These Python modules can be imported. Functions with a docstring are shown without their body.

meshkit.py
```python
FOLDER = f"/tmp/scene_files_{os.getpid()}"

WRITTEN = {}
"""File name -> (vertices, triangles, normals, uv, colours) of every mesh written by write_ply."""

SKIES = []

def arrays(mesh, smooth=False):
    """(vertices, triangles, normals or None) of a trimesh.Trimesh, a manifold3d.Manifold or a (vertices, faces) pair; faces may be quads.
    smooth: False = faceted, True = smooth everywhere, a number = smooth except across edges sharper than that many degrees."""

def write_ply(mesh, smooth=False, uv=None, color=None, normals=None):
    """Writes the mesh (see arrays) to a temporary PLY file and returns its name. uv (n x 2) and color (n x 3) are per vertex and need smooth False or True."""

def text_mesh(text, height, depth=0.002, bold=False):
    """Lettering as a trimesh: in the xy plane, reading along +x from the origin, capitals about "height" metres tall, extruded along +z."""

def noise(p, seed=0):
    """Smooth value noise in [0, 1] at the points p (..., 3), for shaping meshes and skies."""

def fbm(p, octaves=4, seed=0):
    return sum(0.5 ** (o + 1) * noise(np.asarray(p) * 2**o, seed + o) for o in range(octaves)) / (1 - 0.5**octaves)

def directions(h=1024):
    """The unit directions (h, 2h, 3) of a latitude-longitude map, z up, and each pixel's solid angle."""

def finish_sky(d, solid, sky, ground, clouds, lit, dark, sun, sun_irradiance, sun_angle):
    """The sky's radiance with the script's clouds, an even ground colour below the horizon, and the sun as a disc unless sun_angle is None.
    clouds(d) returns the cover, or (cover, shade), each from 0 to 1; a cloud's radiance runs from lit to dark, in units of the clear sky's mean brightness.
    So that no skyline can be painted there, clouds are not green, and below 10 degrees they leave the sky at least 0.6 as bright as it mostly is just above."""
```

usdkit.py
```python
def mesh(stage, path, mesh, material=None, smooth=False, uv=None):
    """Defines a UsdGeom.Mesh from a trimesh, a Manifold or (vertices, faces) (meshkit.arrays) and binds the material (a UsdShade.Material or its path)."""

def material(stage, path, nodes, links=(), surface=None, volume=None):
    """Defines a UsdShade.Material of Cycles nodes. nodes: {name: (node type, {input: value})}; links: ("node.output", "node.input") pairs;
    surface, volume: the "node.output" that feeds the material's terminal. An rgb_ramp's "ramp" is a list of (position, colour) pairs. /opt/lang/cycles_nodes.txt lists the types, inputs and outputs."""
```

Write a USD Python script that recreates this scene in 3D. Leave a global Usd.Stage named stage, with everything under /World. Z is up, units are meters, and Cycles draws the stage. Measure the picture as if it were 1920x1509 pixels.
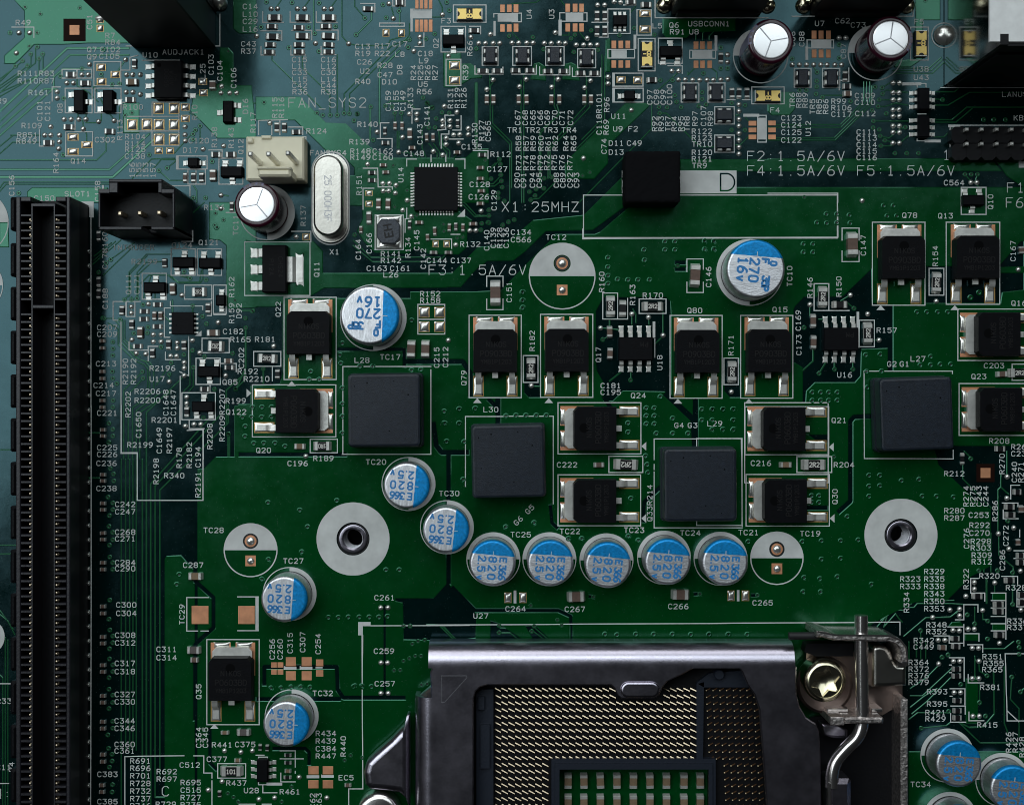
import math, numpy as np, trimesh, manifold3d, usdkit
from pxr import Usd, UsdGeom, UsdLux, UsdShade, Gf, Sdf
from shapely.geometry import Polygon, LineString, MultiPolygon, Point, box as sbox
from shapely.ops import unary_union
from shapely import affinity

stage = Usd.Stage.CreateInMemory()
UsdGeom.SetStageUpAxis(stage, UsdGeom.Tokens.z)
UsdGeom.SetStageMetersPerUnit(stage, 1.0)
world = UsdGeom.Xform.Define(stage, '/World')
stage.SetDefaultPrim(world.GetPrim())

# ------------------------------------------------------------------ camera, light, exposure
S, D = 13.45, 190.0            # board scale (photograph pixels per mm) and camera height over the board (mm)
W0, H0 = 1920.0, 1509.0
cam = UsdGeom.Camera.Define(stage, '/World/camera')
cam.AddTranslateOp().Set((0, 0, D / 1000))
cam.CreateFocalLengthAttr(50.0)
cam.CreateHorizontalApertureAttr(50.0 * (W0 / S) / D)
cam.CreateVerticalApertureAttr(50.0 * (W0 / S) / D * 804 / 1024)
cam.CreateClippingRangeAttr((0.005, 10.0))
cam.CreateExposureAttr(-0.30)


def rect_light(name, pos, target, w, h, power, color, up=(0, 1, 0.001)):
    l = UsdLux.RectLight.Define(stage, '/World/' + name)
    l.CreateWidthAttr(w); l.CreateHeightAttr(h); l.CreateIntensityAttr(power); l.CreateColorAttr(color)
    z = np.array(pos, float) - np.array(target, float); z /= np.linalg.norm(z)
    x = np.cross(up, z); x /= np.linalg.norm(x); y = np.cross(z, x)
    m = Gf.Matrix4d(*[*x, 0, *y, 0, *z, 0, *pos, 1])
    UsdGeom.Xformable(l).AddTransformOp().Set(m)
    return l


rect_light('window_light', (-0.47, 0.47, 1.0), (-0.40, 0.40, 0.0), 1.25, 0.80, 3.4, (0.86, 0.96, 1.0), up=(-1, 1, 0.001))
rect_light('side_window_light', (0.42, 0.56, 1.02), (0.08, 0.12, 0.0), 0.66, 0.56, 2.0, (0.86, 0.96, 1.0))
rect_light('north_window_light', (0.05, 1.05, 0.70), (0.0, 0.0, 0.0), 1.0, 0.45, 2.4, (0.92, 0.97, 1.0))
rect_light('west_window_light', (-1.05, 0.10, 0.75), (0.0, 0.0, 0.0), 0.5, 0.4, 1.1, (0.95, 0.97, 1.0))
dome = UsdLux.DomeLight.Define(stage, '/World/room_glow')
dm = usdkit.material(stage, '/World/Looks/room', {'b': ('background_shader', {'color': (0.75, 0.85, 1.0), 'strength': 0.005})}, surface='b.background')
UsdShade.MaterialBindingAPI.Apply(dome.GetPrim()).Bind(dm)

# ------------------------------------------------------------------ materials
M = {}


def mat(name, color, rough=0.5, metal=0.0, spec=0.5, scale=0, amount=0.25, bump=0.0, bscale=None, coat=0.0, coatr=0.12, stretch=None, rvar=0.0, tint=None, dust=0.0):
    nodes = {'p': ('principled_bsdf', {'base_color': color, 'roughness': rough, 'metallic': metal, 'specular_ior_level': spec, 'coat_weight': coat, 'coat_roughness': coatr})}
    links = []
    if tint: nodes['p'][1]['specular_tint'] = tint
    if scale or bump or rvar:
        nodes['g'] = ('texture_coordinate', {})
        nodes['m'] = ('mapping', {'scale': stretch or (1, 1, 1)})
        links.append(('g.object', 'm.vector'))
    if scale:
        nodes['n'] = ('noise_texture', {'scale': scale, 'detail': 4.0, 'roughness': 0.6})
        lo, hi = [c * (1 - amount) for c in color], [min(1, c * (1 + amount)) for c in color]
        nodes['r'] = ('rgb_ramp', {'ramp': [(0.3, lo), (0.7, hi)]})
        links += [('m.vector', 'n.vector'), ('n.fac', 'r.fac'), ('r.color', 'p.base_color')]
    if rvar:
        nodes['n3'] = ('noise_texture', {'scale': 260.0, 'detail': 5.0, 'roughness': 0.6})
        nodes['mr'] = ('map_range', {'from_min': 0.3, 'from_max': 0.7, 'to_min': rough - rvar, 'to_max': rough + rvar})
        links += [('m.vector', 'n3.vector'), ('n3.fac', 'mr.value'), ('mr.result', 'p.roughness')]
    if bump:
        nodes['n2'] = ('noise_texture', {'scale': bscale or scale or 3000.0, 'detail': 3.0})
        nodes['b'] = ('bump', {'strength': bump, 'distance': 0.00006})
        links += [('m.vector', 'n2.vector'), ('n2.fac', 'b.height'), ('b.normal', 'p.normal')]
    if dust:
        nodes['d'] = ('noise_texture', {'scale': 6500.0, 'detail': 0.0})
        nodes['dr'] = ('rgb_ramp', {'ramp': [(0.79, (0, 0, 0)), (0.83, (dust, dust, dust))]})
        nodes['dm'] = ('mix', {'color2': (0.16, 0.18, 0.17)})
        links.remove(('r.color', 'p.base_color'))
        links += [('g.object', 'd.vector'), ('d.fac', 'dr.fac'), ('dr.color', 'dm.fac'), ('r.color', 'dm.color1'), ('dm.color', 'p.base_color')]
    M[name] = usdkit.material(stage, '/World/Looks/' + name, nodes, links, surface='p.BSDF')


mat('mask_dark', (0.0004, 0.0068, 0.0064), 0.145, spec=0.70, scale=170, amount=0.25, bump=0.07, bscale=700, rvar=0.045, tint=(0.46, 0.89, 1.0), dust=0.36)
mat('mask_green', (0.0006, 0.066, 0.0115), 0.165, 0.30, spec=1.15, scale=120, amount=0.12, bump=0.06, bscale=900, rvar=0.045, tint=(0.46, 0.88, 0.82), dust=0.36)
mat('mask_trace', (0.015, 0.105, 0.038), 0.17, 0.30, spec=1.2, tint=(0.55, 0.95, 0.86))
mat('silk', (0.56, 0.57, 0.555), 0.75, spec=0.2, scale=330, amount=0.13)
mat('via_dark', (0.002, 0.006, 0.006), 0.5)
mat('solder', (0.80, 0.79, 0.74), 0.26, 0.86, scale=700, amount=0.12, bump=0.2, bscale=1500)
mat('tin', (0.70, 0.69, 0.65), 0.36, 0.66, scale=500, amount=0.16, bump=0.25, bscale=1800)
mat('copper', (0.60, 0.275, 0.145), 0.50, 0.40, scale=420, amount=0.22, bump=0.25, bscale=1500)
mat('gilt', (0.50, 0.30, 0.10), 0.35, 0.6)
mat('gold_pad', (0.95, 0.70, 0.22), 0.45, 0.4)
mat('epoxy', (0.0018, 0.0020, 0.0032), 0.5, spec=0.11, scale=1300, amount=0.3, bump=0.3, bscale=6000)
mat('epoxy_mark', (0.0125, 0.0120, 0.0125), 0.6, spec=0.15)
mat('epoxy_dimple', (0.002, 0.002, 0.0025), 0.7, spec=0.05)
mat('ferrite', (0.0092, 0.0138, 0.0225), 0.40, spec=0.36, scale=1500, amount=0.3, bump=0.6, bscale=8000)
mat('coil_grey', (0.036, 0.044, 0.058), 0.5, scale=2500, amount=0.4, bump=0.8, bscale=4500)
mat('chip_black', (0.006, 0.006, 0.007), 0.4, spec=0.3)
mat('chip_white', (0.62, 0.60, 0.55), 0.6)
mat('ceramic', (0.125, 0.080, 0.062), 0.5, spec=0.3, scale=1500, amount=0.18)
mat('ceramic_grey', (0.10, 0.085, 0.080), 0.5, spec=0.3, scale=1500, amount=0.18)
mat('ceramic_tan', (0.20, 0.135, 0.082), 0.5, spec=0.3, scale=1500, amount=0.18)
mat('aluminium', (0.76, 0.76, 0.79), 0.40, 1.0, scale=900, amount=0.20, bump=0.45, bscale=2600, stretch=(1, 5, 1))
mat('aluminium_side', (0.42, 0.43, 0.44), 0.38, 1.0)
mat('aluminium_bright', (0.95, 0.95, 0.96), 0.30, 1.0)
mat('vent_score', (0.33, 0.33, 0.35), 0.4, 1.0)
mat('cap_blue', (0.004, 0.27, 0.66), 0.38, 0.45, spec=0.4, scale=2500, amount=0.25, bump=0.5, bscale=5000)
mat('cap_ink', (0.02, 0.20, 0.50), 0.5)
mat('sleeve', (0.030, 0.0035, 0.011), 0.18, spec=0.5, coat=0.3)
mat('sleeve_mark', (0.17, 0.16, 0.24), 0.4)
mat('rubber', (0.012, 0.012, 0.013), 0.6)
mat('black_plastic', (0.0040, 0.0040, 0.0052), 0.45, spec=0.22, bump=0.3, bscale=2500)
mat('slot_plastic', (0.0125, 0.012, 0.016), 0.36, spec=0.5, scale=300, amount=0.25, bump=0.3, bscale=2500)
mat('navy_plastic', (0.010, 0.014, 0.024), 0.45, spec=0.4, bump=0.3, bscale=2500)
mat('ivory_plastic', (0.86, 0.80, 0.60), 0.40, scale=120, amount=0.05, bump=0.2, bscale=1500)
mat('foam', (0.0045, 0.0045, 0.0055), 0.9, spec=0.1, bump=1.0, bscale=2600)
mat('nickel', (0.66, 0.63, 0.57), 0.25, 1.0, scale=260, amount=0.10, bump=0.12, bscale=1800)
mat('steel', (0.46, 0.43, 0.50), 0.26, 1.0, scale=2200, amount=0.05, bump=0.14, bscale=3500, rvar=0.03)
mat('steel_bright', (0.72, 0.68, 0.66), 0.20, 0.97, bump=0.06, bscale=2500)
mat('tip_gold', (0.92, 0.74, 0.46), 0.42, 0.6)
mat('cut_steel', (0.55, 0.50, 0.48), 0.4, 1.0, scale=2200, amount=0.6, bump=2.0, bscale=2600)
mat('brass_nickel', (0.70, 0.64, 0.46), 0.20, 1.0, scale=200, amount=0.12)
mat('brown_steel', (0.34, 0.26, 0.23), 0.35, 1.0, scale=300, amount=0.2, bump=0.2)
mat('shield', (0.55, 0.55, 0.54), 0.10, 1.0)
mat('shield_matte', (0.70, 0.70, 0.69), 0.5, 0.6, scale=900, amount=0.06, bump=0.2)
mat('gold_contact', (0.66, 0.54, 0.385), 0.36, 0.95)
mat('contact_dark', (0.10, 0.045, 0.016), 0.5, 0.4)
mat('fr_brown', (0.012, 0.0025, 0.001), 0.6, spec=0.08)
mat('table', (0.01, 0.01, 0.011), 0.7)

# ------------------------------------------------------------------ scene helpers
taken = {}


def numbered(parent, name):
    k = taken.get((parent, name), 0); taken[(parent, name)] = k + 1
    return name if k == 0 else f'{name}_{k:03d}'


def path_of(p):
    return '/World' if p is None else str(p.GetPath())


def setd(prim, **kw):
    for k, v in kw.items():
        if v:
            prim.SetCustomDataByKey(k, v)


def obj(name, mesh, m, parent=None, smooth=False, **data):
    base = path_of(parent)
    if hasattr(mesh, 'to_mesh'):
        mm = mesh.to_mesh(); v, f = np.array(mm.vert_properties[:, :3], float), np.array(mm.tri_verts)
    elif isinstance(mesh, tuple):
        v, f = np.array(mesh[0], float), np.array(mesh[1])
    else:
        v, f = np.array(mesh.vertices, float), np.array(mesh.faces)
    me = usdkit.mesh(stage, f'{base}/{numbered(base, name)}', (v * 0.001, f), M[m], smooth=smooth)
    setd(me.GetPrim(), **data)
    return me.GetPrim()


def thing(name, loc=(0, 0, 0), rot=0.0, lean=(0.0, 0.0), **data):
    x = UsdGeom.Xform.Define(stage, '/World/' + numbered('/World', name))
    x.AddTranslateOp().Set(Gf.Vec3d(*[float(c) * 0.001 for c in loc])); x.AddRotateXYZOp().Set(Gf.Vec3f(float(lean[0]), float(lean[1]), float(rot)))
    setd(x.GetPrim(), **data)
    return x.GetPrim()


protos = {}


def place(key, name, build, loc, rot=0.0, **data):
    """The first thing of a kind is built in place; each later one is an Xform that refers to it."""
    t = thing(name, loc, rot, **data)
    if key in protos:
        t.GetReferences().AddInternalReference(protos[key]); t.SetInstanceable(True)
    else:
        build(t); protos[key] = t.GetPath()
    return t


def P(px, py, z=0.0):
    k = (D - z) / D / S
    return np.array([(px - W0 / 2) * k, (H0 / 2 - py) * k, z])


def P2(px, py, z=0.0):
    return tuple(P(px, py, z)[:2])


q = 1 / S                                       # one photograph pixel on the board, in mm


def cat(*ms):
    vs, fs, n = [], [], 0
    for m in ms:
        v, f = (m if isinstance(m, tuple) else (m.vertices, m.faces))
        vs.append(np.asarray(v, float)); fs.append(np.asarray(f) + n); n += len(v)
    return np.vstack(vs), np.vstack(fs)


def hull(pts):
    h = trimesh.convex.convex_hull(np.asarray(pts, float))
    return np.array(h.vertices), np.array(h.faces)


def bx(x0, x1, y0, y1, z0, z1, c=0.0, bottom=False):
    """A box; c chamfers the top edges and the upright edges."""
    x0, x1 = sorted((x0, x1)); y0, y1 = sorted((y0, y1))
    c = min(c, (x1 - x0) * 0.45, (y1 - y0) * 0.45, (z1 - z0) * 0.45)
    if c <= 0:
        m = trimesh.creation.box(bounds=[[x0, y0, z0], [x1, y1, z1]]); return np.array(m.vertices), np.array(m.faces)
    pts = []
    for sx, sy in ((x0, y0), (x1, y0), (x1, y1), (x0, y1)):
        dx, dy = (c if sx == x0 else -c), (c if sy == y0 else -c)
        for z in (z0 + (c if bottom else 0), z1 - c):
            pts += [(sx + dx * 0.4, sy, z), (sx, sy + dy * 0.4, z)]
        pts.append((sx + dx, sy + dy, z1))
        if bottom:
            pts.append((sx + dx, sy + dy, z0))
    return hull(pts)


def cbx(cx, cy, w, h, z0, z1, c=0.0):
    return bx(cx - w / 2, cx + w / 2, cy - h / 2, cy + h / 2, z0, z1, c)


def polys(g):
    if g.is_empty:
        return []
    return [x for x in getattr(g, 'geoms', [g]) if x.geom_type == 'Polygon' and x.area > 1e-9]


def sheet(g, z):
    vs, fs, n = [], [], 0
    for p in polys(g):
        v, f = trimesh.creation.triangulate_polygon(p, engine='earcut')
        v, f = np.asarray(v, float), np.asarray(f)
        a = np.cross(v[f[:, 1]] - v[f[:, 0]], v[f[:, 2]] - v[f[:, 0]])
        f[a < 0] = f[a < 0][:, ::-1]
        vs.append(np.column_stack([v, np.full(len(v), z)])); fs.append(f + n); n += len(v)
    return np.vstack(vs), np.vstack(fs)


def prism(g, z0, z1):
    out = []
    for p in polys(g):
        m = trimesh.creation.extrude_polygon(p, z1 - z0, engine='earcut'); m.apply_translation((0, 0, z0)); out.append(m)
    return cat(*out)


def slab(g, z0, z1, w, simplify=0.0):
    """A low plateau with sloping sides: flat top g at z1, its rim falling outwards over the width w to z0."""
    out = []
    for p in polys(g):
        if simplify: p = p.simplify(simplify)
        out.append(sheet(p, z1))
        for k, r in enumerate([p.exterior, *p.interiors]):
            a = np.array(r.coords)[:-1]
            if r.is_ccw != (k == 0): a = a[::-1]          # the solid lies to the left
            d = np.roll(a, -1, 0) - a; L = np.linalg.norm(d, axis=1); keep = L > 1e-6
            a, d = a[keep], d[keep] / L[keep][:, None]
            if len(a) < 3: continue
            nr = np.column_stack([d[:, 1], -d[:, 0]]); m = nr + np.roll(nr, 1, 0)
            m = m / np.maximum((m * nr).sum(1), 0.55)[:, None]
            n = len(a); i = np.arange(n); j = (i + 1) % n
            v = np.vstack([np.column_stack([a, np.full(n, z1)]), np.column_stack([a + m * w, np.full(n, z0)])])
            out.append((v, np.vstack([np.column_stack([i, i + n, j + n]), np.column_stack([i, j + n, j])])))
    return cat(*out)


def lathe(profile, n=48, cx=0, cy=0):
    m = trimesh.creation.revolve(np.asarray(profile, float), sections=n); m.apply_translation((cx, cy, 0))
    return np.array(m.vertices), np.array(m.faces)


def move(m, dx=0, dy=0, dz=0, rot=0):
    v, f = m if isinstance(m, tuple) else (np.array(m.vertices), np.array(m.faces))
    a = math.radians(rot); c, s = math.cos(a), math.sin(a)
    v = np.asarray(v, float)
    return np.column_stack([v[:, 0] * c - v[:, 1] * s + dx, v[:, 0] * s + v[:, 1] * c + dy, v[:, 2] + dz]), f


def tube(pts, r, n=12, caps=True):
    pts = np.asarray(pts, float); rings = []
    for i, p in enumerate(pts):
        t = pts[min(i + 1, len(pts) - 1)] - pts[max(i - 1, 0)]; t /= np.linalg.norm(t)
        a = np.cross(t, [0, 0, 1.0]); a = a / np.linalg.norm(a) if np.linalg.norm(a) > 1e-6 else np.array([1.0, 0, 0])
        b = np.cross(a, t)
        th = np.linspace(0, 2 * math.pi, n, endpoint=False)
        rings.append(p + r * (np.cos(th)[:, None] * a + np.sin(th)[:, None] * b))
    v = np.vstack(rings); f = []
    for i in range(len(pts) - 1):
        for k in range(n):
            a, b = i * n + k, i * n + (k + 1) % n
            f += [(a, b, a + n), (b, b + n, a + n)]
    if caps:
        v = np.vstack([v, pts[0], pts[-1]]); c0, c1 = len(v) - 2, len(v) - 1; e = (len(pts) - 1) * n
        for k in range(n):
            f += [(c0, (k + 1) % n, k), (c1, e + k, e + (k + 1) % n)]
    f = np.array(f)
    m = trimesh.Trimesh(v, f, process=False)
    if m.volume < 0:
        f = f[:, ::-1]
    return v, f


def bez(pts, n=6):
    """A rounded polyline through the points (Catmull-Rom)."""
    p = np.asarray(pts, float); p = np.vstack([2 * p[0] - p[1], p, 2 * p[-1] - p[-2]]); out = []
    for i in range(1, len(p) - 2):
        for t in np.linspace(0, 1, n, endpoint=False):
            a, b, c, d = p[i - 1:i + 3]
            out.append(0.5 * ((2 * b) + (c - a) * t + (2 * a - 5 * b + 4 * c - d) * t * t + (3 * b - a - 3 * c + d) * t ** 3))
    return np.array(out + [p[-2]])


def dome_mesh(r, h, n=14, k=4, sx=1.0, sy=1.0):
    prof = [(r * math.cos(a), h * math.sin(a)) for a in np.linspace(0, math.pi / 2, k + 1)]; prof[-1] = (0, h)
    v, f = lathe(prof, n)
    return v * np.array([sx, sy, 1]), f


# ------------------------------------------------------------------ lettering: pen strokes, as on circuit boards
O_ = [(1, 0), (3, 0), (4, 1.2), (4, 4.8), (3, 6), (1, 6), (0, 4.8), (0, 1.2), (1, 0)]
GL = {
    '0': [O_], 'O': [O_], 'Q': [O_, [(2.4, 1.6), (4, -0.3)]],
    '1': [[(0.9, 4.8), (2, 6), (2, 0)], [(0.9, 0), (3.1, 0)]],
    '2': [[(0, 5), (1, 6), (3, 6), (4, 5), (4, 4), (0, 0), (4, 0)]],
    '3': [[(0, 6), (4, 6), (2, 3.6), (3, 3.6), (4, 2.6), (4, 1), (3, 0), (1, 0), (0, 1)]],
    '4': [[(3, 0), (3, 6), (0, 1.8), (4.2, 1.8)]],
    '5': [[(4, 6), (0.4, 6), (0, 3.3), (1, 3.9), (3, 3.9), (4, 2.9), (4, 1), (3, 0), (1, 0), (0, 1)]],
    '6': [[(3.6, 6), (2.2, 6), (0.6, 4.2), (0, 2.4), (0, 1), (1, 0), (3, 0), (4, 1), (4, 2.4), (3, 3.4), (1, 3.4), (0, 2.2)]],
    '7': [[(0, 6), (4, 6), (1.5, 0)]],
    '8': [[(1, 3.2), (0, 4.1), (0, 5.1), (1, 6), (3, 6), (4, 5.1), (4, 4.1), (3, 3.2), (1, 3.2), (0, 2.2), (0, 1), (1, 0), (3, 0), (4, 1), (4, 2.2), (3, 3.2)]],
    '9': [[(0.4, 0), (1.8, 0), (3.4, 1.8), (4, 3.6), (4, 5), (3, 6), (1, 6), (0, 5), (0, 3.6), (1, 2.6), (3, 2.6), (4, 3.8)]],
    'A': [[(0, 0), (2, 6), (4, 0)], [(0.7, 2), (3.3, 2)]],
    'B': [[(0, 0), (0, 6), (3, 6), (4, 5), (4, 4.2), (3, 3.2), (0, 3.2)], [(3, 3.2), (4, 2.2), (4, 1), (3, 0), (0, 0)]],
    'C': [[(4, 1), (3, 0), (1.2, 0), (0, 1.3), (0, 4.7), (1.2, 6), (3, 6), (4, 5)]],
    'D': [[(0, 0), (0, 6), (2.6, 6), (4, 4.6), (4, 1.4), (2.6, 0), (0, 0)]],
    'E': [[(4, 0), (0, 0), (0, 6), (4, 6)], [(0, 3.2), (3, 3.2)]],
    'F': [[(0, 0), (0, 6), (4, 6)], [(0, 3.2), (3, 3.2)]],
    'G': [[(4, 5), (3, 6), (1.2, 6), (0, 4.7), (0, 1.3), (1.2, 0), (3, 0), (4, 1), (4, 2.6), (2.4, 2.6)]],
    'H': [[(0, 0), (0, 6)], [(4, 0), (4, 6)], [(0, 3.1), (4, 3.1)]],
    'I': [[(2, 0), (2, 6)]], 'J': [[(0, 1), (1, 0), (2.6, 0), (3.6, 1), (3.6, 6)]],
    'K': [[(0, 0), (0, 6)], [(4, 6), (0, 2.4)], [(1.4, 3.6), (4, 0)]],
    'L': [[(0, 6), (0, 0), (4, 0)]], 'M': [[(0, 0), (0, 6), (2, 2.6), (4, 6), (4, 0)]], 'N': [[(0, 0), (0, 6), (4, 0), (4, 6)]],
    'P': [[(0, 0), (0, 6), (3, 6), (4, 5), (4, 3.9), (3, 2.9), (0, 2.9)]],
    'R': [[(0, 0), (0, 6), (3, 6), (4, 5), (4, 4.1), (3, 3.1), (0, 3.1)], [(1.8, 3.1), (4, 0)]],
    'S': [[(4, 5), (3, 6), (1, 6), (0, 5), (0, 4.1), (1, 3.2), (3, 2.9), (4, 2), (4, 1), (3, 0), (1, 0), (0, 1)]],
    'T': [[(0, 6), (4, 6)], [(2, 6), (2, 0)]], 'U': [[(0, 6), (0, 1.2), (1, 0), (3, 0), (4, 1.2), (4, 6)]],
    'V': [[(0, 6), (2, 0), (4, 6)]], 'W': [[(0, 6), (1, 0), (2, 4), (3, 0), (4, 6)]], 'X': [[(0, 0), (4, 6)], [(0, 6), (4, 0)]],
    'Y': [[(0, 6), (2, 3), (4, 6)], [(2, 3), (2, 0)]], 'Z': [[(0, 6), (4, 6), (0, 0), (4, 0)]],
    ':': [[(1.8, 1.4), (2, 1.4)], [(1.8, 4), (2, 4)]], '.': [[(1.8, 0), (2, 0)]], '/': [[(0, -0.4), (4, 6.2)]], '_': [[(0, -1), (4, -1)]], '-': [[(0.5, 3), (3.5, 3)]],
    'v': [[(0.6, 3.4), (2, 0), (3.4, 3.4)]], 'u': [[(0.4, 3.8), (0.4, -1.4)], [(0.4, 1), (1.2, 0), (2.4, 0), (3.2, 1)], [(3.2, 3.8), (3.2, 0)]], ' ': [],
}
glyphs = {}


def glyph(ch, w, h, stroke):
    key = (ch, round(w, 3), round(h, 3), round(stroke, 3))
    if key not in glyphs:
        g = unary_union([LineString([(x * w / 4, y * h / 6) for x, y in l]).buffer(stroke / 2, quad_segs=2) for l in GL[ch]]) if GL[ch] else None
        glyphs[key] = sheet(g, 0.0) if g is not None else None
    return glyphs[key]


def lettering(text, w, h, adv, stroke):
    """One flat mesh, reading along +x from the origin, base line on y = 0."""
    out = [move(g, i * adv) for i, ch in enumerate(text) if (g := glyph(ch, w, h, stroke)) is not None]
    return cat(*out)
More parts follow.
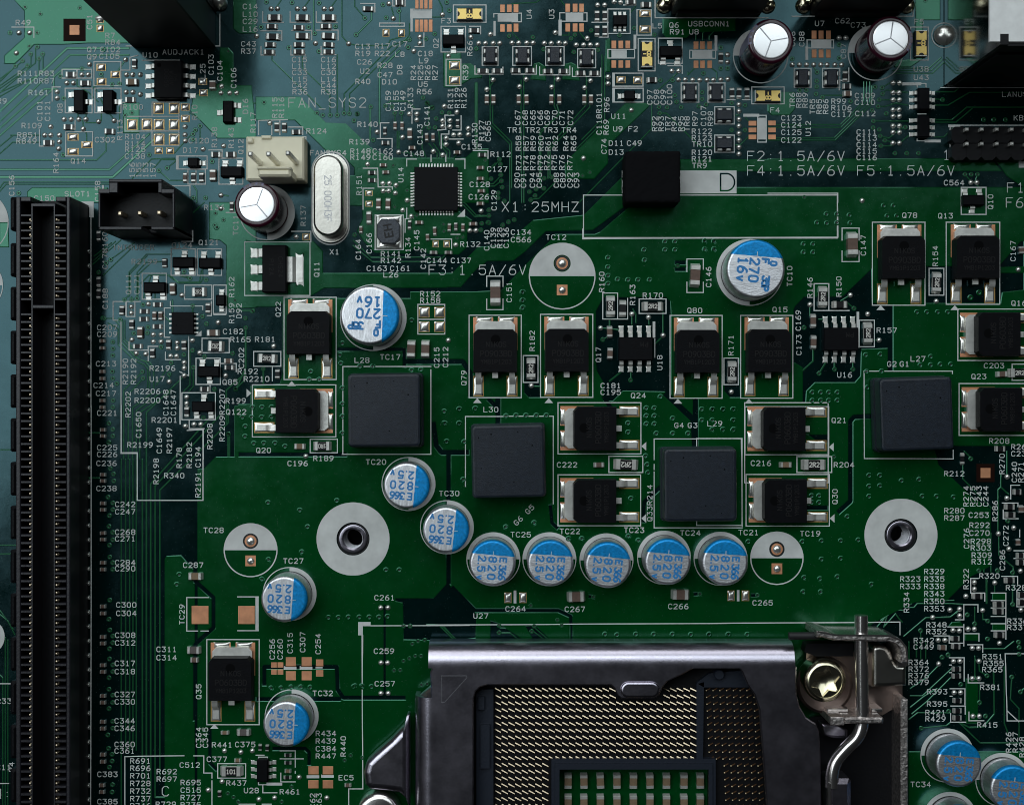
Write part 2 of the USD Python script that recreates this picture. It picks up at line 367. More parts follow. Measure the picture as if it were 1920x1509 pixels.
# ------------------------------------------------------------------ what was measured on the board, by patch of the photograph: frame x-origin y-origin scale
# t/u words across / reading upwards; T big letters; d solder dots; v via rings; h tented vias; p tinned pads; k bare copper pads; c/b/g/n chips
# (brown capacitor, black resistor, grey, tan); s three-legged transistor; L/B/S printed line, box, solid bar; w copper trace; A copper area; Z/G bare board in it
DATA = '''
F 0 0 3.9708
t 118,172 R49;785,268 R7;785,318 R84;650,372 Q7;745,372 C102;650,426 Q9;740,422 C105;133,550 R111R83;133,605 R110R87;213,692 R161;162,938 R109;130,1008 R851;123,1053 R849;707,1043 C302;915,800 R100;528,1200 Q14;932,1020 R104;932,1072 R114;932,1115 R125;930,1165 C138;1405,1050 C120;1363,1120 D17;482,1445 SLOT1;255,1478 C150;1063,412 U10;1210,390 AUDJACK1;1808,52 C14;1808,110 L10;1808,163 C29;1808,220 L16;1795,330 C43;1795,385 R37;-20,755 R9
u 668,222 C51;448,845 Q8;297,903 C101;355,903 C121;893,1045 R113;418,1290 R164;985,1325 156;1033,1325 155;1085,1325 153;1140,1325 157;1450,895 R10;1597,1100 R138;1722,1105 R143;1793,1150 Q12;88,1460 C156;728,1500 C158;1510,590 L25;1572,560 C103;1637,605 C104;1740,660 C106;1828,850 D16;1885,990 R117
d 142,247 222,247 123,398 667,482 935,447 943,558 988,558 1045,558 610,558 657,558 498,620 547,620 425,685 425,733 940,688 990,688 1045,705 478,890 530,890 588,890 640,890 735,907 850,900 378,945 620,962 333,1008 378,1008 443,1008 443,1058 438,1108 1650,645 1645,695 1710,695 1762,695 1512,1112 1665,1088 1645,1455 1378,945 1378,1005 1380,1050
v 187,57 302,107 595,62 278,247 220,348 278,352 228,405 318,405 290,440 168,455 115,495 205,492 75,247 610,515 450,570 475,735 753,555 835,632 890,625 983,842 933,862 470,1155 1490,940 1455,970 1437,1000 1437,1040 1110,1155 1245,1253 1183,1272 1440,1475 1530,1475 1580,1205 140,1440 770,372 1700,385
p 50 50 748,215 748,148
p 65 50 755,505 860,558 757,610
p 75 48 545,1023 648,1080 545,1130
p 60 50 1380,800 1380,885 1510,610 1515,693
p 72 78 1183,810 1297,810 985,930 1095,928 1185,930 1297,930 1185,1040 1297,1040
p 55 45 1183,1125 1267,1125
b 85 45 525,557 633,622 968,745 510,948 358,1065 815,980 1608,1152 1718,1152
b 40 80 1000,475 1440,1322 1500,1322
n 100 55 980,613
c 52 80 1583,635
c 38 80 1378,1322
c 55 95 1585,1305
s E 590,755 807,755
s W 1700,835
s S 1725,1280
B 90,0,90,0 700,462,900,640 487,660,687,842 707,660,902,842 490,983,690,1163 1133,763,1333,870 932,870,1333,978 1133,978,1333,1085 1315,1163,1543,1260 1630,1180,1808,1373 573,520,683,585 463,520,575,585 1400,1262,1530,1373
S 1315,1163,1332,1260 760,1380,775,1509
L 90,205 253,205 253,283
L 390,755 390,650 450,650
L 968,525 968,430 1025,415
L 1637,110 1637,345
L 940,345 1630,345
L 295,970 295,1090 400,1090
L 560,900 560,965
L 900,525 965,525
L 905,765 1005,765
L 1060,452 1335,452
L 1255,1385 1415,1385 1415,1460
L 1460,1262 1460,1373
L 1555,1118 1655,1118 1655,1180
w 9 0,1010 400,660 400,575 470,515 640,515
w 8 0,905 520,412 960,412
w 12 0,830 500,362 960,362
w 9 0,955 330,665 420,665
w 3 0,610 115,497
w 3 0,640 205,495
w 3 0,690 290,560 290,442
w 3 0,720 320,540 320,408
w 3 0,590 168,458
w 3 0,660 230,500 230,408
w 3 0,690 265,470 265,360
w 5 0,1193 720,1193 790,1125 790,990
w 9 0,1264 815,1264 1110,1000
w 14 0,1320 840,1320 1190,1000
w 3 0,1400 30,1357 810,1357
w 3 0,1425 45,1373 810,1373
w 3 80,1008 300,1008
w 3 100,1060 300,1060
w 3 0,1090 100,1008
w 3 0,1145 95,1060
w 3 580,840 580,890
w 3 640,840 640,915 730,915
w 3 615,900 625,960 645,1000 645,1070
w 3 755,840 755,900
w 3 810,840 850,895
w 3 890,970 890,800 930,780
w 3 705,650 770,780
w 3 575,590 575,640 660,690 730,760
w 5 860,555 930,455
w 3 690,660 770,575
w 5 1760,695 1760,830
w 5 1780,840 1850,770 1906,770
w 3 1560,740 1600,770 1660,700
w 3 1410,840 1500,905 1610,1020
w 3 1245,1253 1310,1200
w 3 1183,1272 1265,1345 1400,1345
w 3 1130,1270 1200,1190 1310,1190
w 3 985,1330 1130,1185 1300,1180
w 3 1455,970 1300,1140
w 3 1490,940 1490,1060
w 5 1440,1380 1465,1420 1465,1509
w 5 1630,1450 1700,1460
A 105,0 185,85 185,282 35,418 35,475 110,475 150,440 215,375 255,332 470,332 660,322 960,322 960,180 640,0
A 205,1509 205,1430 240,1400 800,1400 800,1509
A 1740,0 1906,0 1906,250 1780,250 1740,215
A 1420,830 1500,905 1620,1030 1906,1030 1906,960 1870,640 1735,640 1735,400 1700,360 1640,360 1640,620 1440,720
A 920,770 1035,770 1035,990 920,990
F 480 0 3.9708
t 738,350 C13;885,345 R17;1015,330 C17;740,402 R19;885,402 R22;1035,408 L8;752,465 C26;905,490 R28;905,560 C47;775,533 U2;740,610 R40;938,612 D10;1205,402 C18;1213,455 L9;1208,630 U5;1198,685 R56;1380,158 F3;268,447 C15;270,497 L11;270,543 C33;270,595 L15;270,640 C42;272,687 R36;485,447 C16;485,497 L12;485,543 C30;485,595 L14;485,640 C44;485,687 R38;375,978 R124;755,928 R140;695,1058 R139;702,1128 R148;868,1128 C162;702,1173 R149;868,1173 C160;402,1140 FANSYS4;1100,1145 C148;1530,1095 C135;1745,1150 R112;1720,1260 C127;1590,1375 C128;1583,1467 C126
u 1070,558 D8;1172,600 R24;1225,600 R25;1278,600 R26;1333,600 R27;1340,362 Q2;1592,420 R66;1560,598 R39;1448,810 R131;1500,808 R129;1547,808 R126;140,880 R115;190,880 R116;985,830 C159;1043,830 C155;1093,830 C149;1150,808 R133;1272,940 C141;1220,1078 C143;1628,1070 R130;1680,1050 R127;1728,1055 C565;1078,1360 U14;768,1455 R151
d 113,68 160,68 308,68 362,68 508,68 560,68 443,325 690,328 1388,112 1022,140 5,272 1220,278 1220,325 1175,383 990,30 1745,258 1658,325 1708,325 1766,325 1815,325 1600,280 1765,597 1718,668 1432,420 103,918
p 45 55 968,248 1083,248
p 75 58 1478,490 1478,600
b 115 56 137,133 345,133 540,133 125,275 345,270 540,270
b 88 44 118,200 318,208 520,198 105,335 320,335 540,335 98,390 320,388 540,388 835,68 1625,230 1690,530 1800,530
b 70 60 1068,18
c 36 76 1718,740 1768,740
b 75 42 300,985
b 40 75 155,948 210,950
v 78,18 268,22 470,25 38,205 392,205 592,200 245,358 468,385 437,252 745,262 810,138 970,135 945,38 1065,85 1143,298 1133,355 1265,292 1330,255 453,843 497,860 553,860 605,860 655,845 695,848 755,850 730,900 60,765 1243,730 1275,770 1312,805 855,797 873,1045 1440,80 1420,20 1640,365 1885,270
k 26 68 1198,34 1232,34 1265,34 1300,34
k 28 92 1198,195 1232,195 1265,195 1300,195
k 36 58 1835,66 1886,66 1835,212 1886,212
s S 1470,300
B 1470,40,1713,170 1378,200,1560,390 1415,445,1525,640 1685,352,1803,490 920,175,1105,200 1152,72,1307,136
S 1165,80,1305,135 1150,75,1168,238 1800,105,1906,165 1768,160,1785,270
L 50,90 50,170 205,170
L 255,90 255,170 410,170
L 450,90 450,170 605,170
L 38,232 192,232 192,305
L 265,230 415,230 415,300
L 450,228 612,228 612,303
L 38,350 38,413 145,413
L 260,345 260,413 370,413
L 485,350 485,410 595,410
L 780,30 885,30 885,92
L 1018,0 1018,48 1112,48 1112,0
L 1590,200 1672,200 1672,255
L 1250,245 1250,350 1185,350
L 1630,495 1630,555 1740,555
L 1838,555 1838,500 1838,555 1745,555
L 20,1005 20,900 235,893
L 118,895 118,1005
L 178,895 178,1005
L 240,948 348,948 348,1005
L 350,1020 372,1020 372,1370
L 1770,130 1770,105 1906,105
w 3 120,415 120,450 500,820
w 3 345,415 345,505 550,705 550,850
w 3 605,410 605,855
w 3 657,850 657,700 1010,345 1110,300 1143,260 1143,180
w 3 697,845 697,700 1060,345 1150,280
w 9 920,925 920,520 1070,378
w 9 850,1040 850,800
w 3 640,0 640,270 690,330 780,342 980,342 1000,300 1110,270
w 7 745,265 860,150 860,90
w 6 430,0 430,250
w 3 735,0 735,50 810,135
w 6 1070,50 1070,190
w 3 1010,60 1025,120
w 20 1640,625 1640,1120
w 6 960,790 1000,755 1130,755 1190,815
w 3 1740,560 1740,650 1770,610
w 3 1745,640 1745,930 1890,1075 1890,1509
w 3 1762,790 1762,920 1903,1060 1903,1400
w 3 1360,0 1388,60 1388,100
w 3 1305,130 1380,130
w 3 150,60 190,0
w 3 355,60 400,0
w 3 555,60 600,0
A 0,725 325,725 520,918 668,925 850,1100 1000,1180 1560,1180 1640,1110 1730,1110 1730,1509 740,1509 735,1250 620,1130 525,1125 290,895 0,895
A 1395,395 1525,395 1525,480 1600,478 1680,545 1680,580 1600,585 1490,655 1400,650
F 960 0 3.9708
t 1045,195 L5;1170,190 Q6;1175,240 R91;1310,180 USBCONN1;1318,240 U8;-35,970 TR1;98,970 TR2;230,970 TR3;368,970 TR4;738,868 U11;752,962 U9;865,962 F2;720,1068 D11;855,1068 C49;720,1135 D13;1338,980 R122;1338,1028 R123;1338,1075 TR10;1338,1137 R120;1338,1185 R121;1340,1235 TR9
u 128,145 U4;295,145 U3;42,935 C67;98,935 C68;155,935 C65;210,935 C66;262,935 C69;318,935 C70;372,935 C71;435,935 C72;48,1125 R58;105,1125 R57;158,1125 R59;215,1125 R60;268,1125 R61;322,1125 R62;400,1125 R64;458,1125 R65;50,1270 R73;105,1270 R74;155,1270 R78;212,1270 R79;260,1268 R72;315,1268 R75;372,1268 R76;430,1268 R77;38,1400 C90;85,1400 C91;152,1400 C94;203,1400 C95;330,1400 C88;378,1400 C89;432,1400 C92;480,1400 C93;648,1005 C118R101;700,1005 R69;705,838 R96;685,1148 C74;1025,782 C97;1075,782 C98;1125,782 C99;1172,782 C100;1062,980 R92;1110,980 R93;1160,980 TR7;1207,980 R94;1258,980 R95;1302,980 TR8;1362,942 R97;1425,942 C107;1477,942 R98
d 637,40 690,40 760,15 808,20 322,245 560,288 0,322 50,322 110,322 157,322 240,325 292,325 350,322 397,325 478,337 533,337 583,337 635,337 105,593 343,593 585,603 55,647 295,650 540,655 715,575 715,625 1190,530 1240,530 1240,595 1290,595 1345,597 1397,597 1452,597 1500,597 1555,595 1607,592 888,822 532,1180 1690,780 1690,830 1690,890 1690,940 1690,995 1690,1045 1690,1098 1690,1148 1605,410 1605,465
v 910,212 1060,262 240,1330 295,1320 130,1430 180,1410 238,1405 172,1458 140,1490 1105,600 1195,600 1425,548 1555,512 1605,512 1212,712 1225,760 1260,800 1095,800 1155,803 1100,845 1415,690 1415,740 1445,780 1390,790 1735,785 1635,970 1735,970 1635,770 155,280 440,290 468,262 800,265 590,230 640,375 460,390 235,370 525,1310 580,1285 1555,358
k 36 62 415,62 470,62 518,62 415,208 470,208 518,208 30,65 30,210
k 36 58 758,335 810,335 862,335 758,480 810,480 862,480 1370,340 1418,340 1472,340 1370,482 1418,482 1472,482
k 58 36 1790,920 1790,970 1790,1022
p 75 48 990,105 990,220
p 62 48 812,597 935,600
b 40 82 633,122 690,122 633,232 690,232 1638,695 1690,695 1750,695 1555,432
b 85 48 1000,38 885,15 1043,598
b 80 40 28,527 135,527 268,533 382,533 512,547 612,548
c 38 78 50,740 108,740 293,740 352,740 538,740 588,740
s N 1182,385
B 712,70,880,253 930,75,1037,265 940,290,1065,530 1090,288,1268,475 5,350,145,490 250,350,388,490 488,367,622,507 1260,620,1390,763 1458,620,1585,763 1508,797,1655,925 1508,1008,1655,1135 750,548,975,645 750,660,977,762 355,98,558,162 713,372,912,435 1322,378,1515,438 1828,862,1893,1060 0,102,70,165
S 400,100,530,162 346,150,370,268 740,377,855,432 905,262,925,368 1340,380,1490,436 1508,266,1528,382 1832,880,1890,1040 1720,850,1840,872 750,548,766,645 750,660,766,762 1,106,45,162
L 182,490 182,555 0,555
L 205,500 205,560 430,560 430,497
L 450,510 450,573 660,573 660,512
L 595,170 715,170
L 650,280 715,280 715,253
L 830,40 920,40
L 1160,492 1268,492 1268,550
L 1602,745 1660,745
L 1715,745 1770,745
L 1065,0 1065,135 1906,135
L 1130,1150 1130,1150
w 3 68,600 68,790 72,1509
w 3 88,560 88,790 90,1509
w 3 315,560 315,790 345,860 205,980 205,1370
w 3 335,780 355,850 215,990 215,1380
w 3 555,570 555,780 270,1100 270,1330
w 3 580,780 580,800 285,1110 285,1320
w 3 670,410 670,890 520,1040
w 3 690,420 690,900 480,1110
w 3 1040,780 1040,960 500,1509
w 3 340,1340 200,1480 130,1485
w 5 1100,845 1150,845 1400,1095 1508,1095
w 3 1240,540 1090,670
w 3 1310,540 1310,560 1370,500
w 3 1525,590 1525,540 1475,500
w 3 1655,1080 1700,1080 1770,1010
w 3 1740,880 1780,920
w 3 1660,860 1690,860
w 3 0,30 180,20 210,0
w 3 360,0 390,40
w 3 425,240 425,265 370,265
w 3 500,240 540,290
w 3 0,240 60,310
w 3 880,100 920,50
w 3 1370,300 1370,230 1410,190
w 3 1420,300 1420,250 1460,210
w 3 1470,300 1470,270 1540,200
w 5 850,640 850,660
A 850,770 1035,770 1010,800 740,1060 712,1090 712,1215 610,1330 400,1330 395,1230 440,1170 640,970
A 1125,140 1660,140 1660,230 1340,240 1300,280 1150,280 1125,250
A 1255,1190 1920,1190 1920,1275 1255,1275
A 640,1509 880,1270 880,1509
A 700,300 730,290 730,535 700,535
A 140,590 165,480 200,470 250,500 250,600
A 375,590 400,480 440,470 500,500 500,600
F 1440 0 3.9708
t 348,178 U7;498,158 C62;615,190 C73;1088,165 F5;1083,517 U38;1083,580 U43;15,822 F4;470,757 R99;470,805 R106;470,853 C117;645,715 C109;645,765 C110;648,848 C112;97,880 C123;97,932 C124;97,987 C125;97,1045 C122;658,985 C111;658,1030 C113;658,1080 C114;658,1127 C115;658,1175 C116;1740,705 LANUSB;1828,880 KBMS;1308,1362 C564
u 182,350 C86;250,350 C88;180,805 TR6;228,805 R88;275,805 R89;330,852 TR5;380,852 R85;428,852 R86;298,1015 U12;1655,1560 Q10;560,440 C87
T 73 -1450,-100 -
d 180,485 233,485 287,485 340,485 393,485 440,485 498,485 548,485 530,285 580,285 930,620 978,620 930,692 975,692 930,745 978,745 930,820 975,818 930,868 978,868 930,940 978,940 930,988 978,988 930,1068 978,1068 1510,1360 1555,1360 700,1495
v 180,440 365,540 362,605 362,648 358,702 405,725 615,757 797,650 850,655 853,700 828,745 820,795 775,822 880,848 785,903 783,953 828,967 835,1015 870,1047 840,1088 1020,950 945,1143 1033,1143 1120,1143 1605,893 1682,893 1768,893 1467,1300 1513,1300 1560,1300 270,1470 530,435 530,335 235,675 285,675 1170,5 1300,745
k 36 62 343,262 395,262 450,262 343,402 395,402 450,402
k 58 36 30,918 30,970 30,1022
b 42 82 573,570
b 72 45 588,645
c 72 45 592,700
B 195,513,320,653 405,513,533,653 1060,205,1193,450 -122,650,120,775 290,300,487,360 1355,935,1980,1190
S 320,302,470,358 277,350,298,450 1000,615,1140,638 1165,1042,1285,1062 1340,930,1430,950 1866,1200,1906,1250
L 0,65 0,65
L 180,125 1080,125 1080,40
L 530,672 530,600 600,610 600,510
L 1110,650 1110,625 1175,625 1175,650
L 1115,850 1175,850
L 1110,1020 1110,1050 1165,1050
L 1285,655 1906,655
L 1430,1405 1430,1405
L 0,1440 518,1440 518,1509
w 3 0,930 540,930 715,755 715,610
w 3 0,950 545,950 735,760 735,610
w 3 0,1028 495,1028 760,765 760,610
w 3 0,1045 500,1045 775,775 775,640
w 3 960,510 1200,510 1290,430
w 3 930,528 1215,528 1300,445
w 3 930,548 1225,548 1310,465
w 3 1250,685 1390,685 1440,640
w 3 1250,785 1340,785 1500,690 1906,690
w 3 1240,893 1370,893 1480,800 1906,800
w 3 1240,912 1400,912 1520,810
w 3 1240,1022 1310,1022 1400,930
w 3 1250,740 1300,745
w 3 850,700 880,672 1040,690
w 3 828,745 960,745
w 3 820,795 870,795 950,770 1040,785
w 3 785,903 1050,903
w 3 835,1015 900,1030 990,960 1040,950
w 3 870,1047 930,1060
w 3 840,1090 930,1085
w 3 990,1060 1060,1000
w 3 850,655 905,620
w 3 410,712 560,712
w 4 365,540 340,500
w 3 1467,1300 1510,1350
w 3 1560,1300 1545,1345
w 5 1540,1365 1580,1400
A 0,1185 1660,1185 1740,1275 0,1275
A 1700,1200 1906,1200 1906,1395 1780,1310
A 0,690 200,690 200,810 160,858 30,858 0,830
A 1150,150 1280,150 1280,0 1100,0 1100,440 960,460 940,500 1060,500 1150,440
F 0 380 3.9708
t 838,335 INTRUDER;1280,318 Q124;1480,298 Q121;1520,38 R136;980,440 R2199
u 1755,245 TC11;783,370 C160;783,495 C178
d 1645,45
v 735,520 765,860 790,450 825,425 1605,80 1665,130 1600,170 1370,515 1415,565 1535,575
b 38 80 735,250 735,590 735,680 1725,30
b 40 70 1225,450
s N 1367,445
s S 1565,450
B 1275,345,1455,542 1470,345,1650,542
S 665,0,695,110
L 678,60 678,1520
L 1685,75 1760,75
L 1355,290 1435,290 1435,210
w 3 800,440 1000,300
w 3 770,540 1000,320
w 3 700,400 830,300
w 3 700,430 860,290
w 3 690,460 900,280
w 3 960,700 960,520 1090,385 1280,385
w 3 1020,700 1020,520 1090,445 1200,440
w 3 1000,740 980,700
w 3 1050,600 1110,540 1250,540 1330,600 1490,600 1510,570 1510,490
w 3 1340,545 1410,565
w 3 1440,75 1520,0
w 3 1790,200 1860,270 1906,300
A 1560,0 1906,0 1906,290 1830,280 1906,480 1906,780 1700,790 1690,320 1640,280 1560,270
A 0,150 60,150 65,330 0,330
F 180 480 3.97
t 8,533 C207;8,582 C209;945,562 C182;1000,622 R165;0,802 C213;400,835 R2196;400,915 U17;942,938 Q85;-18,962 C214;0,1022 C217;288,1007 R2206;288,1073 R2200;8,1168 C221;415,1220 R2201;233,1405 R2199;8,1425 C225;8,1475 C226;965,1078 R199;968,1160 Q122;1055,858 R192;1100,915 R2210
u 70,395 C188;243,285 Q111;305,285 C171;1010,308 R162;1010,502 R159;1065,465 D92;220,955 R2190;280,955 R2192;240,1200 R2202;520,1187 C1648;577,1187 C1647;318,1352 C1650;472,1468 C1649;547,1468 R2197;940,1380 R2209R2207;848,1437 R2208;1083,835 C202
d 640,292 390,357 910,495 718,628 772,720 267,623 427,585 485,585 427,638 485,638 300,725 370,730 555,745 600,745 657,793 657,835 657,890 545,935 965,890 675,1050 675,1097 665,1265 730,1252 780,1252 263,378 263,425 605,645 605,685
b 40 76 192,405 265,510 540,660 655,665 420,725 833,388 675,1160
b 78 42 358,412 355,470 458,362 455,525 310,672 990,830 810,990
c 38 72 435,445 480,445
c 50 96 328,570 570,245
c 100 55 870,572
c 70 40 985,780
c 50 30 47,632 47,685 47,860 47,912 47,1075 47,1125
s N 437,235 797,1120
s S 840,860
v 60,465 180,475 125,640 127,690 125,740 122,860 125,910 155,950 127,1075 125,1125 97,1245 125,1290 125,1340 97,1390 213,327 265,327 305,317 350,363 720,372 793,450 822,505 387,530 282,575 382,572 485,678 655,735 718,703 808,750 725,830 560,795 545,880 345,862 350,910 703,168 655,115 822,182 1035,330 1163,410 1112,463 1115,535 1017,725 1040,990 882,992 985,1325 800,1203
B 345,130,525,322 745,760,927,955 640,1018,890,1218 660,217,862,322 875,217,970,432 790,612,993,720 228,340,290,452
S 875,426,970,442 218,340,232,452
F 180 480 3.97
L 330,340 128,340 128,478 190,478
L 187,480 187,1467 308,1467 308,1560
L 247,640 247,700 385,700
L 390,780 390,672 460,672
L 518,715 518,772 630,772
L 690,600 690,890 625,862
L 555,340 555,372 795,372 795,400
L 510,387 555,387
L 510,387 510,605 550,605
L 830,445 860,445 860,340
L 628,895 628,1250
L 640,1018 640,1125
L 850,960 850,1018
L 930,800 1045,800 1045,860
L 695,1218 695,1285 805,1285
L 800,1285 800,1510
w 5 345,865 205,1000 205,1509
w 5 350,912 240,1030 240,1509
w 5 430,1010 272,1130 272,1509
w 5 490,1010 300,1150 300,1509
w 5 560,1010 325,1165 325,1509
w 6 655,895 375,1165 375,1509
w 6 1112,540 1112,870 970,1000 970,1240
w 4 1165,410 1080,410
w 6 1040,990 1110,920 1110,880
w 3 60,465 130,465 180,520 180,640 300,760 370,790 400,830 400,980
w 3 90,500 165,540 165,660 290,780 360,810 385,840 385,980
w 3 200,480 200,630 320,770 400,790 430,840 430,990
w 3 215,480 215,620 330,750
w 3 725,830 725,970 690,1010
w 3 700,700 700,960 650,1010
w 3 545,880 545,930
w 6 570,330 570,420
w 3 440,270 440,320
w 3 450,960 520,850
w 3 215,325 255,280 255,130 380,0
w 3 305,315 315,280 315,140 420,40
w 3 350,320 410,150
w 3 530,140 560,150 610,195 770,195 785,110
w 3 640,130 700,165
w 3 720,372 720,420
w 3 500,440 560,500
A 1060,1105 1191,1105 1191,1455 1060,1455
F 0 760 3.9708
t 718,430 C236;718,617 C238;857,735 C242;857,790 C247;857,942 C268;857,992 C271;857,1168 C284;857,1213 C290;865,1483 C300;1222,522 R340;1363,1187 C287;1515,928 TC28
u 1163,585 R2198;1335,465 R178;1410,465 R2182;1475,460 C194;1475,685 R2191
c 50 30 765,182 765,228 765,515 765,562 765,728 765,777 765,950 765,997 765,1170 765,1220
v 812,132 840,182 840,230 812,275 822,470 845,510 848,562 805,683 840,725 840,775 815,820 812,900 840,945 840,1000 815,1040 818,1128 840,1170 840,1220 818,1448 1700,215
L 680,0 680,1520
L 905,0 905,352 1023,352 1023,705 1512,705 1512,180 1395,185
L 1340,0 1340,135
w 3 903,400 903,1509
w 3 935,400 935,1509
w 3 965,400 965,1509
w 3 990,400 990,1509
w 3 1015,400 1015,1509
w 5 1060,400 1060,1509
w 6 1090,400 1090,1509
w 6 1700,0 1700,130 1190,630 1190,1509
w 6 1650,60 1155,600 1155,1509
w 6 1600,50 1122,585 1122,1509
w 6 1697,215 1697,390
w 5 600,205 740,205
w 5 600,540 740,540
w 3 0,330 75,330
w 5 0,1040 120,1040
w 5 0,1105 75,1105
F 0 1129 3.9708
t 865,80 C304;857,243 C308;857,300 C312;855,452 C317;855,513 C318;855,683 C327;855,738 C330;853,880 C344;853,935 C346;853,1055 C360;853,1103 C361;725,1277 C383;725,1480 C385;970,1178 R691;970,1232 R696;970,1288 R701;970,1345 R728;970,1402 R732;970,1458 R737;970,1512 R746;1167,1257 R692;1167,1313 R697;1338,1208 C512;1345,1338 R695;1345,1395 C515;1345,1450 R727;1345,1505 R735;1160,1500 R729;1165,348 C311;1165,410 C314;1578,1058 R441;1750,1055 C375;1540,1165 C377;1685,1342 R437;-25,733 R33;-28,1225 C11
u 1355,165 TC29;1480,718 Q35;1480,1080 C364;1530,1080 C345;88,1258 R4
c 50 30 765,30 765,82 765,257 765,305 765,467 765,517 765,695 765,745 765,888 765,938 765,1132 765,1185 758,1360 758,1410
v 812,125 818,205 840,250 840,300 815,345 815,420 840,465 840,515 812,560 812,645 840,690 840,745 812,790 840,885 840,935 803,985 808,1085 835,1130 835,1180 815,1225 838,1355 835,1410
L 680,0 675,1509
L 930,1509 930,1145 1370,1138
L 0,603 78,603
L 0,1345 65,1345
w 3 903,0 903,1509
w 3 935,0 935,1100
w 3 965,0 965,1100
w 3 990,0 990,1100
w 3 1015,0 1015,1100
w 5 1060,0 1060,1509
w 6 1090,0 1090,1509
w 6 1122,0 1122,1509
w 6 1155,0 1155,1450 1300,1450
w 6 1190,0 1190,1300
w 3 0,90 60,140 110,240
w 3 0,60 100,200
w 3 0,540 20,560 20,1509
w 3 40,260 40,1509
w 3 58,280 58,1509
w 7 1250,1380 1290,1420 1540,1395 1640,1395
F 400 420 3.2
t 698,168 X1;1005,180 R141;1005,220 R142;920,267 C163;1060,267 C161;1020,305 L26;1280,220 C144;1425,220 C137;1480,122 R132;1785,50 C134;1785,95 C566;1240,420 R152;1240,460 R158;250,692 R181;1000,798 TC17;847,817 L28;1620,1113 L30;257,1357 Q20;445,1435 C196;600,1405 R189;915,1427 TC20
u 870,215 C164;935,178 C166;1168,203 R134;1220,160 C145;1260,270 C142;1640,160 C140;1680,145 C139;1718,145 R128;1757,145 C136;1775,470 C151;390,557 Q22;620,318 Q11;1340,862 C215;1393,860 C212;1503,968 Q79;540,12 R137
d 362,733 555,1392 1410,698 497,78
p 40 40 557,78
p 60 60 1265,530 1357,530 1265,617 1357,617
n 72 36 518,1333
b 32 56 385,900
c 60 112 1187,750 1272,750
c 70 152 1692,412
B 188,108,580,430 425,440,738,933 235,965,735,1277 242,765,405,853 582,1290,745,1372 1227,483,1388,660
L 1227,572 1388,572
L 470,45 585,45 585,108
L 777,1380 777,855 890,855
L 905,855 950,855
L 965,855 1305,855
L 1305,875 1305,1380 775,1380
L 1640,375 1640,313 1738,313 1738,375
L 1640,450 1640,515 1738,515 1738,450
L 355,855 355,940
L 970,155 1140,155
h 235,1100 292,1100 350,1100 175,1160 230,1160 290,1160 350,1158 192,1215 190,1275 243,1317 303,1315 370,1315 430,1335 585,887 575,935 635,935 760,788 775,718 765,838 775,985 775,1080 775,1155 775,1255 880,855 957,855 1190,878 1245,875 1475,1110 1570,1108 1385,1195 1475,1195 1400,1305 1385,1125 1855,410 1855,460 1855,507 20,20 1190,580
v 237,520 190,565 195,625 115,775 135,990 300,870
w 3 840,100 945,200 1360,200
w 3 838,130 955,227 1350,227 1390,190
w 8 150,520 237,520
w 6 300,870 300,970
w 6 195,630 195,860 140,985
w 8 95,1250 95,1400
A 80,100 600,105 655,165 655,297 1435,297 1590,140 1740,130 1850,40 1920,-20 2224,-51 2464,-288 2688,-288 2493,-125 2275,35 1994,42 1815,218 1640,220 1480,380 665,382 585,430 500,440 370,495 80,495
F 840 430 3.2
t 587,48 TC12;1168,397 R170;1435,487 Q80;915,938 C181;915,977 C195;1097,997 Q24;653,1412 C222;1357,1175 G4;1438,1175 G3;1555,1165 L29
u 922,377 R160;1107,455 R163;1563,348 C146;505,730 R182;902,797 Q17;1270,845 U18;1697,757 R171
d 915,592 1103,508 1203,528 1290,637 500,938 1700,975
c 68 142 1483,275
c 38 74 970,615 972,745
c 66 34 905,1412
b 46 102 1048,475
B 127,515,440,1010 555,510,868,1007 1332,517,1645,1012 1755,517,2068,1012 660,1040,1157,1347 928,382,1017,538 1147,418,1308,505 452,758,540,918 1655,772,1742,932 965,1360,1168,1457 660,1472,1155,1777
S 1228,553,1243,650 1238,655,1243,770
L 1433,255 1433,178 1532,178 1532,240
L 1433,318 1433,380 1532,380 1532,318
L 1017,538 1077,538 1077,415
L 105,1540 105,1122 330,1122
L 340,1120 390,1120
L 415,1120 455,1120
L 475,1120 520,1120
L 540,1120 580,1120
L 600,1120 632,1120 632,1645
L 1237,1380 1237,1257 1500,1257
L 1515,1255 1570,1255
L 1590,1255 1630,1255
L 1655,1255 1695,1255
L 1715,1255 1760,1255 1765,1780
L 1237,1410 1237,1440
L 1237,1455 1237,1790 1765,1790
L 808,0 808,58 1920,50
h 960,172 960,228 960,280 960,328 1018,302 1080,305 1140,305 1210,305 1177,125 1180,187 1303,75 1363,75 1303,125 1363,125 1540,73 1595,73 1540,122 1595,122 450,378 450,428 450,470 1190,1073 1238,1073 1190,1120 1238,1120 1190,1168 1238,1168 1275,1005 1250,1225 1348,1225 1348,1135 1440,1225 1522,1080 1588,1080 1650,1080 1710,1080 1522,1145 1710,1145 1588,1205 1650,1205 1710,1205 68,1078 68,1168 165,1075 348,1120 408,1117 468,1117 530,1117 590,1117 1080,1163 1080,1218 1185,1360 1195,1412 1200,1460
v 928,662 1095,905 1378,220
w 5 1103,510 1103,570
w 3 1110,480 1128,510 1128,560
w 4 1203,530 1207,570
w 5 1290,500 1290,640 1240,690
w 5 970,545 970,580
w 4 910,590 1030,605
w 5 1097,850 1097,905
w 6 1045,850 970,910
w 3 930,660 970,640
w 4 1378,220 1430,225
w 6 500,940 580,945
